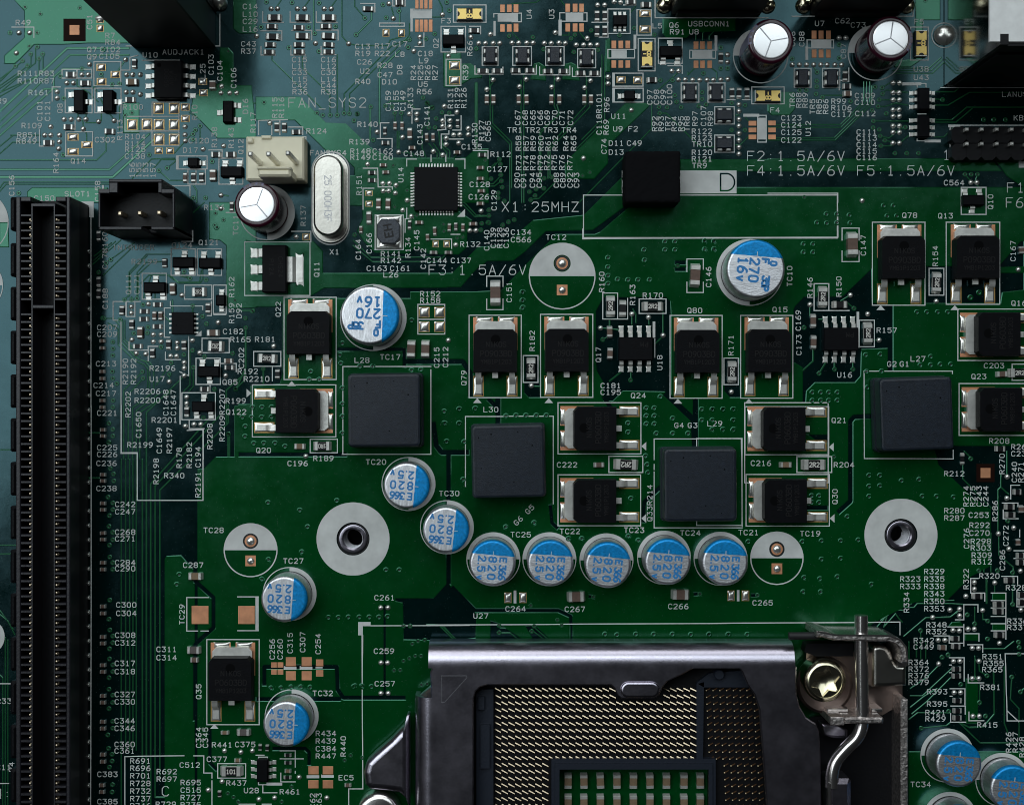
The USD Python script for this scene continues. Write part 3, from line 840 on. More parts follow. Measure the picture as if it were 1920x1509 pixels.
Z 885,490 930,405 1310,405 1335,430 1340,520 1340,1000 1300,975 1050,970 990,1030 930,1030 930,920 890,850 885,800
Z 455,760 550,760 555,1010 485,1010 455,980
Z 1655,770 1752,770 1755,1010 1690,1010 1655,970
Z -10,345 0,345 75,345 185,220 345,220 610,20 640,45 335,345 180,360 160,372 -10,372
Z 240,280 160,285 160,350 240,350
G 12 1300,980 1470,1140 1482,1310
G 11 1485,1012 1485,1320
G 11 300,1010 300,1330
G 9 240,1015 295,1070
G 9 1360,200 1430,200
G 9 1360,240 1430,240
G 9 930,1000 980,1075
F 1320 380 3.2
t 1188,77 Q78;1403,80 Q13;410,642 Q15;798,1033 U16;1035,765 R157;1678,978 C203;1603,1043 Q23;1843,603 Q16;1097,968 G2;1173,968 G1;1238,937 L27;765,1305 Q21
u 955,318 C147;513,503 TC10;635,572 R146;808,565 R150;1387,383 R154;1853,352 C167;565,768 C169;568,915 C173
d 878,555 635,612 982,668 1050,825 1393,592 163,1135 1885,402
c 70 152 890,250
c 38 88 655,710 657,838
c 72 40 1787,1028
c 32 46 1905,285
b 96 46 815,612
B 1010,118,1325,615 1453,118,1773,610 660,487,748,648 1350,395,1438,555 932,705,1022,865 1522,638,2020,947 1530,1085,2020,1395 243,1200,745,1680 1848,968,1940,1065 1543,-90,1692,72
S 915,655,930,755 925,755,932,870
L 828,225 828,153 930,153 930,225
L 828,290 828,355 930,355 930,290
L 748,648 870,648
L 800,0 803,208 0,212
L 960,1010 1045,1010
L 1075,1010 1490,1010 1490,1025
L 960,1010 962,1530
h 735,70 798,70 873,77 678,122 737,125 798,122 878,125 597,250 655,250 597,300 655,300 1078,20 1137,20 1100,82 1157,82 5,230 60,232 60,280 1277,658 1337,658 1402,658 1462,658 1598,570 1650,540 970,915 1058,912 1298,975 1360,975 1418,972 1480,972 1360,925 650,1140 700,1140 748,1140 800,1140 650,1188 700,1188 748,1188 800,1188 50,1240 113,1240 178,1240 50,1360 113,1360 178,1360 50,1305 178,1305 975,1015 1065,1012 980,1110
v 600,750 690,1025 783,1000 893,1000 900,635
w 3 878,555 820,590
w 3 860,600 900,635
w 6 655,880 655,950 590,1010
w 5 783,960 783,1000
w 5 893,960 893,1000
w 6 730,960 690,1025
w 4 635,620 635,680
w 5 1020,825 1050,825
w 5 690,700 730,700
w 8 1780,405 1920,405
Z 545,620 600,562 830,562 1005,395 1010,600 1135,610 1135,1010 1100,1010 1100,875 945,880 940,1040 905,1080 665,1080 615,1130 610,1200 590,1200 590,990 550,965 535,960 535,640
Z 1330,380 1460,380 1775,372 1900,230 1920,230 1920,385 1780,390 1780,420 1920,420 1920,525 1790,540 1780,605 1330,605
G 10 1020,1280 900,1285 878,1310 878,1790 800,1860
F 280 820 3.2
t 1738,335 TC30;803,740 TC27;1350,960 C261;1347,1280 C259;1352,1475 C257
u 738,1330 C256;785,1330 C260;845,1293 C315;920,1287 C307;1013,1298 C254
d 1388,1020 1432,1020 1390,1350 1430,1350
k 102 110 305,1063 583,1063
k 62 56 850,1343 945,1343 850,1427 945,1427
k 45 42 1022,1350 1022,1413
k 35 33 748,1363 787,1363 748,1406 787,1406
n 92 46 275,832
g 86 46 265,1275
c 52 32 270,1333
B 345,1210,660,1720
S 807,1370,883,1392 903,1370,978,1392 998,1375,1040,1383 637,955,657,1160 1253,1105,1328,1130 1253,1105,1282,1185
L 355,958 225,958 225,1160 290,1160
L 310,1160 355,1160
L 530,955 655,955
L 530,1157 655,1157
L 1330,1128 1920,1125
L 1280,1185 1278,1504
h 712,392 903,437 950,537 915,687 1125,380 1420,795 1500,795 1075,1080 1135,1080 1195,1078 1260,1078 1320,1078 1378,1078 1430,1073 165,882 180,822 715,733 675,850 1235,1490 1275,1490
v 1525,1130 1565,1130 1578,1238 1612,1222 1652,1215 1525,1340 1560,1325 1595,1310 1630,1310 1468,1397 1505,1395
w 3 1600,1128 1740,1128 1830,1215
w 3 1755,1128 1840,1210
w 3 1590,1235 1660,1300
w 3 1595,1320 1670,1390
w 3 1510,1395 1600,1400 1640,1430 1690,1430
A 95,730 105,712 190,708 270,800 270,1120 270,2204 95,2204
G 9 275,780 275,860 385,960 385,1140 275,1240 275,1700
G 6 1412,1000 1412,1560
G 9 690,1490 690,1375 1125,1375 1130,1510 1165,1560 1540,1560
G 9 640,1568 1150,1568
F 800 780 3.2
t 280,1197 U27;472,1155 C264;828,1157 C267;1448,1140 C266;503,710 TC25;798,690 TC22;1183,683 TC23;1520,700 TC24
u 1338,630 Q33R214
p 42 60 488,1088 578,1088
c 112 66 897,1083 1523,1070
S 522,1045,538,1122
L 0,1252 1920,1240
h 1070,1308 1142,1312 1255,1308 1362,1308 1475,1308 1585,1310 1695,1308 1812,1308 110,45 195,45 120,155 225,155 220,380 475,665 645,640 850,735 930,735 1210,720 1270,745 1225,495
v 435,1255 435,1298 645,1258 630,1290 785,1222 810,1255 1000,1083 1640,1065 625,1135
w 3 440,1270 510,1275 590,1340 630,1345
w 3 440,1300 500,1300 560,1345
w 3 650,1270 730,1340
w 3 640,1290 715,1345
w 3 800,1215 850,1225 860,1260 860,1345
w 3 785,1225 835,1235 845,1265 845,1345
w 3 0,1248 75,1252 165,1345
w 3 95,1252 175,1340
G 9 1420,410 1305,515 1300,640
G 8 742,530 752,640 790,675
G 8 150,1020 290,1165 790,1165 865,1200 865,1400
G 7 970,1080 1010,1085
G 7 1600,1068 1650,1065
Z 40,1090 130,990 150,1030 285,1160 300,1200 295,1330 165,1345 40,1345 -140,1340 -145,1120 -190,1110 -190,1090
Z 380,1225 430,1240 590,1345 380,1345
Z 590,1260 650,1250 750,1345 640,1345
F 1320 800 3.2
t 280,218 C216;778,228 R204;205,633 TC21;575,640 TC19;290,1055 C265
u 785,463 Q30
n 76 40 490,228
p 42 60 162,1012 248,1012
B 245,-120,747,168 252,285,752,595 557,178,765,273 -45,70,228,590
S 197,978,212,1045
L 962,0 962,190 1495,193 1495,140
L 0,1178 1175,1170 1175,1245
h 990,293 1055,293 1185,325 1290,318 990,357 1055,355 990,418 1310,417 1395,418 1497,423 860,540 705,685 820,685 925,680 705,795 820,790 600,905 695,912 800,900 595,990 700,990 1005,945 265,690 590,690 645,415 690,415 645,455 690,455 145,1245 260,1245 30,1245
v 780,180 322,1010
w 3 1020,1150 1110,1065 1240,1065 1265,1045 1410,1045 1500,1040
w 3 1040,1160 1125,1083 1260,1083 1280,1060 1470,1060 1570,1065
w 3 1060,1160 1150,1100 1200,1100
w 3 1025,1215 1100,1130 1080,1200 1150,1120 1170,1150 1190,1170
w 2 1200,1255 1330,1145 1480,1140 1540,1090
w 3 1230,1290 1230,1400
w 3 1275,1290 1275,1380
w 3 1300,1240 1300,1390
w 3 1330,1290 1330,1390
w 3 1680,800 1680,870
w 3 1722,640 1722,870
Z 610,45 745,45 745,100 690,100 640,60
Z 610,470 745,470 745,500 610,500
G 7 280,1010 325,1010
F 1640 820 3.868
t 828,25 R208;988,68 R26;988,118 C23;502,262 R212;503,530 R280;503,583 R287;680,562 C253;685,635 R292;685,692 C270;695,752 R298;695,800 R303;702,852 R309;702,900 R312;357,970 R329;183,1025 R323;357,1025 R335;183,1078 R333;357,1078 R338;357,1132 R343;357,1186 R350;357,1240 R353;757,1003 R320;950,1088 R328;960,1330 R336;960,1375 R337;373,1357 R348;373,1405 R352;282,1470 R342
u 922,265 R270;1012,325 C240;1060,325 R271;662,500 R274;710,500 R275;757,500 C243;804,500 C244;872,605 R286;665,805 C276;950,785 C272;925,962 C286;230,1268 R334;662,1098 R322
d 960,285 957,440 897,697 1008,655 973,808 1057,967 870,1053 723,1050 723,1098 660,1150 545,1250 615,1243 615,1292 782,1252 420,1303 567,1397 613,1400 677,1388 723,1388 460,1468 508,1468 905,1490 1060,1250
b 82 44 910,82 980,503 985,560 980,1035 745,1150 900,1210 900,1262 905,1432
b 36 88 635,155
b 66 44 1035,395 1058,855 1058,905 1066,1140 1066,1195
c 40 60 1062,520
c 32 54 1040,760
v 697,155 333,1400 672,1285 725,1350 820,1330 818,1460 1000,1210 965,605 1000,980 890,965 755,965
L 1050,345 985,345 985,445
L 925,475 1038,475 1038,500
L 932,525 932,588 1040,588
L 750,1020 695,1020 695,1127 797,1127 797,1185
L 920,1005 1035,1005 1035,1060
L 845,1127 950,1127 950,1460
L 845,1180 950,1180
L 845,1235 950,1235
L 845,1295 950,1295
L 845,1348 950,1348
L 845,1400 950,1400
L 1030,1110 1030,1225 1083,1225
L 1030,1168 1083,1168
L 585,1320 645,1320 645,1210 748,1210 748,1265
L 530,1372 645,1372
L 430,1437 540,1437 540,1490 640,1490
L 650,1420 755,1420 755,1475
L 645,1355 645,1509
L 1010,820 1083,820
L 1050,670 1050,720
L 1010,875 1083,875
w 5 915,260 915,360 895,380 895,690
w 5 915,360 970,410
w 4 900,700 900,850 1005,940 1005,1100
w 6 960,100 960,280
w 4 640,200 640,300 845,510
w 5 690,140 650,100
w 8 812,1030 812,1200
w 3 870,1060 870,1130
w 3 782,1255 785,1320 830,1320
w 3 725,1230 725,1350
w 3 1000,1100 1000,1210
w 3 420,1305 545,1303 620,1250
w 3 610,30 1083,30
w 3 605,42 1083,42
A 855,1130 945,1130 945,1176 855,1176
A 855,1350 945,1350 945,1398 855,1398
A 655,1425 750,1425 750,1470 655,1470
A 535,1370 560,1340 620,1335 645,1372
F 1440 1129 3.9708
t 1082,330 C449;1595,402 R351;1602,452 R355;1592,498 R365;1045,445 R364;1045,495 R372;1045,543 R376;1045,593 R379;1578,630 R381;1182,663 R393;1182,755 R395;1170,818 R421;1170,865 R429;1555,910 R415;1060,1352 TC34
u 1790,1115 R426;1840,1115 R427;1890,1150 R428
d 1520,340 1567,340 1570,437 1270,457 1380,437 1428,437 1520,565 1570,565 1385,670 1433,670 1525,845 1573,845
b 72 42 1395,268 1400,328 1405,495 1405,547 1410,730 1410,805 1410,858
c 72 42 1300,335
v 1865,295 1870,335 1870,385 1815,555 1630,545 1575,745 1880,665 1140,935 1345,810 1340,390 1295,408 1435,610 1620,845
L 1485,313 1597,313 1597,370
L 1350,410 1460,410 1460,585
L 1350,465 1365,465
L 1350,520 1365,520
L 1490,535 1490,597 1605,597
L 1355,640 1465,640 1465,760
L 1355,697 1370,697
L 1360,770 1468,770 1468,830
L 1358,825 1358,890 1470,890
L 1495,815 1495,878 1605,878
L 1906,380 1765,380 1780,880 1906,880
L 1780,805 1865,885
w 3 1050,870 1115,820 1350,820
w 3 1060,695 1150,695 1370,490
w 3 1060,640 1180,560 1270,470
w 3 1060,780 1160,700 1260,640
w 3 1070,830 1180,740 1360,560
w 3 1140,935 1330,915 1360,890
w 3 1600,345 1760,345 1830,290
w 3 1570,440 1575,510 1630,545
w 3 1575,600 1575,745
w 6 1680,520 1685,830 1605,925 1500,930 1420,890
w 5 1540,400 1540,640
w 3 1420,890 1580,1045 1906,1045
w 3 1760,480 1760,900 1790,980
w 3 1815,560 1805,720 1870,790 1870,1000
w 3 1880,665 1906,640
A 1475,570 1560,570 1560,900 1475,900
A 1050,1110 1906,1110 1906,1509 1050,1509
F 480 1129 3.9708
t 422,675 TC32;445,973 R434;445,1030 R439;445,1087 C384;445,1142 R447;177,1407 R461;615,1302 EC5
u 650,1145 R440;422,1530 C62;470,1530 C63
d 930,675 985,675
h 727,628 795,628 860,628 112,638 187,638 262,630 335,630 405,632
v 660,1175 705,1138 1232,612 1275,605 790,1155
L 790,240 795,1385 690,1385 690,1509
w 3 720,1130 795,1200
w 4 660,1170 660,1110 900,1110
w 5 360,1200 360,1400 440,1480 600,1480 620,1440 620,1180
w 5 645,1370 645,1470
F 360 1330 5.647
t 550,852 U28
d 345,432 518,447 640,432 320,757 173,848 1135,712 710,945 875,930 1428,930
k 112 90 1287,638 1440,638 1285,785 1440,785
n 92 46 347,243
g 150 78 545,240
n 76 44 482,535
n 76 44 1015,648
b 86 46 1010,715 1015,560 1015,480
b 40 78 722,400 797,405 292,890
c 76 42 1650,798
B 272,567,568,722
S 1215,690,1347,722 1368,685,1503,718 790,770,955,800
L 20,485 125,485 125,668 212,668 212,720
L 212,750 212,1011
L 705,530 705,500 800,500 800,530
L 680,480 765,480
L 935,432 1095,432 1095,605
L 935,517 1180,517
L 1095,650 1095,670
L 940,670 940,760 1095,760
L 705,770 705,790 790,790
L 750,790 750,875 900,875
L 500,998 670,998
L 745,1011 745,998 840,998
v 1680,485 1620,535 440,925 490,975 950,975 380,885 1055,815
w 4 440,925 490,880 740,880
w 6 470,450 470,560
w 8 170,845 300,850 600,790 640,740
w 6 1020,900 1120,1000
w 6 990,780 985,850
G 8 850,410 1200,410 1240,450 1240,590
G 8 190,180 190,560 270,640
A 770,820 885,820 885,870 770,870
F 640 180 6
u 1718,1290 C129
d 765,205 850,205 848,273 1158,120 1300,185 1138,280 1222,280 1138,343 1222,348 1428,368 1263,440 1333,437 1428,437 1180,478 1178,548 1320,533 688,467 402,408 645,635 1035,625 1140,665 295,770 467,985 540,985 608,1095 470,1070 533,1070 690,1285 1573,1295 615,1005 740,1175 787,1355
b 46 98 490,395 1308,310
b 98 50 495,530 1585,665 345,865 345,950
c 44 95 605,335 683,335 960,465 1032,465
c 66 136 770,425 418,1215 525,1215
g 66 150 310,1370
c 90 48 795,585 1303,637 1563,810 1563,932 1575,1070 1563,1212 470,780 500,860
b 42 110 768,1450
p 76 60 313,1095 313,1215
v 178,205 140,278 335,125 600,195 675,197 920,25 965,85 1020,133 1068,258 1133,190 1215,195 985,360 1055,358 350,495 1780,715 1620,725 1790,770 1795,890 1685,935 1800,960 1810,1030 1765,1095 1765,1150 1835,1185 1660,1285 1660,1350 1650,1425 1580,1437 585,785 740,1065 600,1250 850,1345 495,115 570,125
L 535,305 440,305 440,480
L 405,483 572,483 572,580
L 885,150 795,150 795,310
L 1265,220 1165,220 1175,380 1085,387
L 1348,225 1348,387 1255,387
L 1125,590 1125,432 1210,432 1210,395
L 1215,487 1370,487
L 735,790 735,712 845,712
L 1285,712 1390,712 1390,820
L 1485,618 1650,618 1650,705
L 248,815 408,815 415,1025 575,1025 575,1050
L 245,1275 245,1040 365,1040
L 735,1265 735,1370
L 1010,670 1010,740
L 1175,670 1175,740
w 4 890,770 740,620
w 4 920,770 790,640
w 4 950,770 850,650
w 4 985,770 910,590 910,380 985,290 985,90
w 4 1080,770 1080,650 985,540
w 4 1110,770 1110,640 1040,540
w 4 1190,770 1190,640 1110,560 1095,400
w 4 1220,770 1220,620 1140,560 1130,440
w 4 1250,770 1240,720 1300,660
w 4 800,870 720,820
w 4 800,905 620,790 600,720
w 4 800,1000 690,1000 565,905 420,905
w 4 800,1030 690,1030 570,925 420,925
w 4 800,1105 720,1100 640,1020
w 4 800,1130 640,1125 610,1100
w 12 800,1165 590,1165
w 4 1330,868 1380,830 1510,810
w 4 1330,905 1400,900 1440,882 1640,882 1780,725
w 4 1330,895 1380,880 1430,858 1630,855 1730,760
w 4 1340,935 1430,930 1470,920 1520,930
w 4 1340,1000 1440,990 1710,990 1795,900
w 4 1340,1030 1440,1018 1720,1018 1800,960
w 4 1340,1205 1390,1205 1520,1345 1650,1350
w 4 1330,1230 1380,1235 1500,1360 1650,1355
w 4 1340,1065 1440,1060 1520,1070
w 4 1340,1130 1760,1130
w 5 605,210 605,290
w 5 680,210 680,290
w 4 630,400 630,590
w 4 650,400 650,590
w 3 690,640 760,640 870,750
F 660 330 6
d 1325,615 1395,615 1168,775
p 66 70 943,768 1065,768
c 44 88 100,605
b 42 96 648,560
c 96 44 755,525 1363,540
c 42 80 850,690
c 48 112 930,620
c 44 96 1095,580 1247,580
g 46 96 1167,570
g 92 42 918,862 1085,862
v 30,665 1540,530 1450,610 1245,690 1760,520 1695,555 1825,495 1185,700 1035,625 1030,545
B 262,440,578,830
L 890,710 1120,710 1120,815
L 1115,658 1213,658
L 598,635 598,485 690,475
w 4 770,430 720,470
w 4 835,430 800,480
w 4 905,430 850,520 850,640
w 4 965,430 968,700
w 4 990,430 992,700
w 4 1060,430 1150,530
w 4 1030,430 1100,500
w 8 1250,700 1250,820 1200,880 1150,880
A -35,330 120,335 125,480 60,620 140,740 260,860 640,870 700,800 860,870 1010,880 1200,880 1290,800 1290,640 1345,500 1200,400 1200,360 700,360 700,0 -35,0
'''
BIG = [(540, 193, 18.9, 'FAN_SYS2'), (940, 388, 18.7, 'X1:25MHZ'), (803, 506, 18.8, 'F3:1.5A/6V'), (1400, 293, 18.8, 'F2:1.5A/6V'), (1400, 320, 18.8, 'F4:1.5A/6V'),
       (1606, 320, 18.8, 'F5:1.5A/6V'), (1767, 291, 18.8, '1'), (1887, 352, 18.8, 'F1:'), (1885, 380, 18.8, 'F6:'), (303, 1482, 18.8, 'C'), (-12, 1487, 18.8, 'H:')]

# ------------------------------------------------------------------ reading the measurements
words, dots, vias, tented, pads, bare, chips, sots = [], [], [], [], [], [], [], []
lines, bars, traces, areas, zones, gaps = [], [], [], [], [], []
ox = oy = 0.0; sc = 1.0
for row in DATA.strip().splitlines():
    k, _, rest = row.strip().partition(' ')
    if k == 'F':
        ox, oy, sc = map(float, rest.split()); continue
    pt = lambda s: tuple(float(v) / sc + o for v, o in zip(s.split(','), (ox, oy)))
    if k in 'tu':
        for it in rest.split(';'):
            a, _, w = it.partition(' ')
            words.append((*pt(a), w, 90 if k == 'u' else 0))
    elif k == 'd': dots += [pt(s) for s in rest.split()]
    elif k == 'v': vias += [pt(s) for s in rest.split()]
    elif k == 'h': tented += [pt(s) for s in rest.split()]
    elif k in ('p', 'k', 'b', 'c', 'g', 'n'):
        a = rest.split(); w, h = float(a[0]) / sc, float(a[1]) / sc
        for s in a[2:]:
            {'p': pads, 'k': bare}.get(k, chips).append((*pt(s), w, h, k))
    elif k == 's':
        a = rest.split(); sots += [(*pt(s), a[0]) for s in a[1:]]
    elif k == 'L':
        l = [pt(s) for s in rest.split()]
        if len(set(l)) > 1: lines.append(LineString(l))
    elif k in 'BS':
        for s in rest.split():
            v = [float(x) for x in s.split(',')]
            if len(v) < 4: continue
            b = (v[0] / sc + ox, v[1] / sc + oy, v[2] / sc + ox, v[3] / sc + oy)
            if b[0] != b[2]:
                (lines.append(sbox(*b).exterior) if k == 'B' else bars.append(sbox(*b)))
    elif k in 'wG':
        a = rest.split(); w = float(a[0]) / (sc if k == 'w' else 1)
        l = [pt(s) for s in a[1:]]
        (traces if k == 'w' else gaps).append(LineString(l).buffer(max(w, 0.9) / 2, quad_segs=2, cap_style='flat' if k == 'G' else 'round'))
    elif k in 'AZ':
        (areas if k == 'A' else zones).append(Polygon([pt(s) for s in rest.split()]).buffer(0))


def tomm(g):
    return affinity.affine_transform(g, [q, 0, 0, -q, -W0 / 2 * q, H0 / 2 * q])


MAIN = Polygon([(371, 880), (383, 879), (405, 857), (440, 857), (440, 762), (470, 757), (470, 725), (525, 720), (531, 700), (531, 560), (545, 556), (640, 560), (770, 560), (770, 547.5), (890, 547.5),
                (940, 545), (1032, 450), (1040, 440), (1115, 440), (1125, 436), (1200, 372), (1290, 352), (1960, 352), (1960, 835), (1750, 835), (1759, 872), (1821, 931), (1857, 955), (1857, 1060), (1820, 1080),
                (1775, 1125), (1715, 1128), (1640, 1165), (1600, 1200), (1600, 1560), (371, 1560)]).buffer(0)
for w, l in ((9, [(447, 852), (651, 852)]), (8, [(632, 655), (757, 655)]), (8, [(758, 652), (758, 690)]), (11, [(760, 678), (868, 678), (882, 700), (882, 745)]), (11, [(812, 790), (818, 835), (828, 848), (880, 848)]), (10, [(841, 848), (841, 1096)])):
    gaps.append(LineString(l).buffer(w / 2, cap_style='flat', quad_segs=2))
copper_area = unary_union(areas[:] + [MAIN]).difference(unary_union(zones + gaps))
green_late = [a for a in areas if a.centroid.x < 640 and a.centroid.y > 1000]
copper_trace = unary_union(traces).difference(copper_area.buffer(0.3))
HOLES = [(662, 1010), (1689, 1003)]
rnd = np.random.default_rng(7)

# ------------------------------------------------------------------ the board
table = obj('table', bx(-400, 400, -400, 400, -12, -9), 'table', kind='structure')
board = thing('circuit_board', label='green circuit board with dense white printed markings under all the components', category='circuit board')
outline = sbox(-160, -160, 2080, 1670)
for hx, hy in HOLES:
    outline = outline.difference(Point(hx, hy).buffer(30, quad_segs=16))
    copper_area = copper_area.difference(Point(hx, hy).buffer(33, quad_segs=16))
Z1, ZS = 0.05, 0.062                                    # top of the copper, height of the print (mm)
obj('substrate', prism(tomm(outline), -1.6, 0.0), 'mask_dark', board)
for p in polys(copper_area):
    if p.area > 40:
        obj('copper_area', slab(tomm(p.buffer(-0.5)), -0.004, Z1, 1.5 * q, 0.002), 'mask_green', board)
obj('copper_trace', slab(tomm(copper_trace.buffer(-0.25)), -0.004, Z1 - 0.006, 1.1 * q, 0.003), 'mask_trace', board, kind='stuff')


def ring(x, y, r0, r1, z0, z1, n=14):
    rm = (r0 + r1) / 2
    return lathe([(r1 * q, z0), ((rm + 0.6) * q, z1), ((rm - 0.6) * q, z1), (r0 * q, z0)], n, *P2(x, y))


def disc(x, y, r, z, n=14):
    th = np.linspace(0, 2 * math.pi, n, endpoint=False); c = P2(x, y)
    v = np.vstack([[*c, z], np.column_stack([c[0] + r * q * np.cos(th), c[1] + r * q * np.sin(th), np.full(n, z)])])
    return v, np.array([(0, 1 + i, 1 + (i + 1) % n) for i in range(n)])


seen, v2 = set(), []
for x, y in vias:
    if (round(x / 4), round(y / 4)) not in seen:
        seen.add((round(x / 4), round(y / 4))); v2.append((x, y))
obj('via_ring', cat(*[ring(x, y, 1.4, 4.6, Z1 - 0.01, Z1 + 0.035) for x, y in v2]), 'mask_trace', board, kind='stuff')
obj('via_hole', cat(*[disc(x, y, 1.7, Z1 + 0.016, 10) for x, y in v2], *[disc(x, y, 1.9, Z1 + 0.014, 10) for x, y in tented]), 'via_dark', board, kind='stuff')
obj('filled_via', cat(*[ring(x, y, 1.7, 5.6, Z1 - 0.002, Z1 + 0.03) for x, y in tented]), 'mask_green', board, kind='stuff')

seen, extra = [], []
for x, y in dots:
    if any(abs(x - a) < 3 and abs(y - b) < 3 for a, b in seen):
        continue
    seen.append((x, y))
    m = move(dome_mesh(5.1 * q, 0.30, 12, 3), *P2(x, y), Z1 - 0.03)
    if len(seen) <= 300:
        obj('solder_dot', m, 'solder', board, smooth=50)
    else:
        extra.append(m)
if extra:
    obj('small_solder_dot', cat(*extra), 'solder', board, smooth=50, kind='stuff')


def pillow(w, h, t):
    """A mound of solder on a rectangular pad: high in the middle, pulled in along its edges."""
    n = 7; u = np.linspace(-1, 1, n); X, Y = np.meshgrid(u, u, indexing='ij')
    Zz = t * np.clip((1 - np.abs(X) ** 2.6) * (1 - np.abs(Y) ** 2.6), 0, 1) ** 0.6
    px = X * w / 2 * (1 - 0.14 * (1 - Y ** 2) * (np.abs(X) > 0.9)); py = Y * h / 2 * (1 - 0.08 * (1 - X ** 2) * (np.abs(Y) > 0.9))
    v = np.column_stack([px.ravel(), py.ravel(), Zz.ravel()]); f = []
    for i in range(n - 1):
        for j in range(n - 1):
            a = i * n + j; f += [(a, a + n, a + n + 1), (a, a + n + 1, a + 1)]
    return v, np.array(f)


for x, y, w, h, _k in pads:
    o = obj('solder_pad', move(pillow(w * q, h * q, 0.24), *P2(x, y), Z1 + 0.012), 'solder', board, smooth=60)
    obj('pad_rim', move(bx(-w * q * 0.54, w * q * 0.54, -h * q * 0.52, h * q * 0.52, 0, Z1 + 0.008), *P2(x, y)), 'gilt', o)
for x, y, w, h, _k in bare:
    r = 0.12 if w > 10 else 0.25
    obj('copper_pad', move(bx(-w * q / 2, w * q / 2, -h * q / 2, h * q / 2, 0, Z1 + 0.016, 0.03), *P2(x, y)), 'copper', board)
for x, y, r in ((140, 57, 21), (1847.6, 886.4, 17)):         # reference marks: a bare copper square in a dark window
    obj('mark_window', cbx(*P2(x, y), 2 * r * q, 2 * r * q, 0, Z1 + 0.01), 'fr_brown', board)
    obj('reference_mark', cbx(*P2(x, y), 18.5 * q, 18.5 * q, 0, Z1 + 0.03, 0.02), 'copper', board)

# printed rings and half discs of the round capacitors
CAPS_S = [(766, 907, -95), (838, 988, -96), (925, 1048, -5), (1030, 1048, -4), (1137, 1050, -6), (1245, 1045, -5), (1351, 1047, -4), (543, 1113, -94), (547, 1342, -93), (1776, 1415.5, -5), (1879, 1461, -6), (1781, 1534, -5)]
CAPS_B = [(700, 595.5, -92), (1405.5, 511, -5)]
CAPS_E = [(501, 399, 0, 100), (1426, 105, 90, 160), (1641, 100, 90, -8)]
EMPTY = [(1054, 518, 62.5), (470, 1031, 50.5), (1456.5, 1046, 50)]
silk_shapes = [l.buffer(1.0, cap_style='square', quad_segs=1, join_style='mitre') for l in lines] + bars


def half(x, y, r, ang):
    """The half of a disc that lies on the side of direction ang (degrees, 90 = up in the picture)."""
    h = affinity.rotate(sbox(x, y - r - 2, x + r + 2, y + r + 2), -ang, origin=(x, y))
    return Point(x, y).buffer(r, quad_segs=20).intersection(h)


def circle_line(x, y, r, w=1.7):
    return Point(x, y).buffer(r, quad_segs=20).difference(Point(x, y).buffer(r - w, quad_segs=20))


for x, y, a in CAPS_S:
    silk_shapes += [circle_line(x, y, 50.5), half(x, y, 50.5, 90 if a > -50 else 0)]
for x, y, a in CAPS_B:
    silk_shapes += [circle_line(x, y, 62.5), half(x, y, 62.5, 180 if a > -50 else 0)]
for x, y, a, _s in CAPS_E:
    silk_shapes += [circle_line(x, y, 52, 2), half(x, y, 52, a)]
for x, y, r in EMPTY:
    k = r / 50.5
    silk_shapes += [circle_line(x, y, r, 2.2), half(x, y, r, 90).difference(Point(x, y - 17 * k - (3 if r > 60 else 0)).buffer(14.5 if r < 60 else 16))]
for hx, hy in HOLES:
    silk_shapes.append(Point(hx, hy).buffer(68.5, quad_segs=24).difference(Point(hx, hy).buffer(31, quad_segs=16)))
st = lambda x, y: LineString([(x, y - 52), (x, y + 52)]).buffer(36, quad_segs=12)
silk_shapes += [st(620, 372).difference(LineString([(620, 320), (620, 424)]).buffer(33.5, quad_segs=12))]
for x, y, a in ((547, 719, 0), (467, 737, 90), (895, 751, 0), (1029, 751, 0), (1271, 752, 0), (1404, 752, 0), (1651, 577, 0), (1790, 577, 0), (1207, 836.5, -90), (1207, 971.5, -90), (1558.5, 838, -90), (1560, 971.5, -90), (402, 1361, 0)):
    silk_shapes.append(affinity.rotate(Polygon([(x - 8, y + 4.5), (x + 8, y + 4.5), (x, y - 4.5)]), a, origin=(x, y)))
silk_shapes += [Polygon([(857, 407), (872, 392), (872, 407)]), Polygon([(537, 620), (548, 620), (548, 609)]).buffer(0), Polygon([(365, 630), (378, 630), (378, 620)])]
silk_shapes += [sbox(1093, 365, 1571, 367), sbox(1093, 445, 1571, 447.5), sbox(1093, 366, 1095, 447), sbox(1569, 366, 1571, 447), sbox(1166, 320, 1381, 363).difference(unary_union([sbox(1351, 326, 1363, 358), affinity.scale(Point(1362, 342).buffer(16, quad_segs=12), 0.95, 1.0)]).intersection(sbox(1351, 320, 1380, 363)).exterior.buffer(1.5))]
silk_shapes += [half(-45, 417, 60, 90), circle_line(-45, 417, 61.5), half(-45, 535, 50, 90), circle_line(-45, 535, 51), Point(-25, 1193).buffer(34)]
silk_shapes += [Polygon([(153, 378), (176, 378), (176, 408), (170, 408), (170, 390), (153, 384)]), circle_line(1770, 67, 24)]
clear = unary_union([sbox(x - w / 2 - 1, y - h / 2 - 1, x + w / 2 + 1, y + h / 2 + 1) for x, y, w, h, _k in pads + bare] + [Point(x, y).buffer(5.5) for x, y in dots])
silk = unary_union(silk_shapes).difference(clear)
solid = [g for g in polys(silk)]
obj('printed_outline', sheet(tomm(MultiPolygon(solid)), ZS), 'silk', board, kind='stuff')

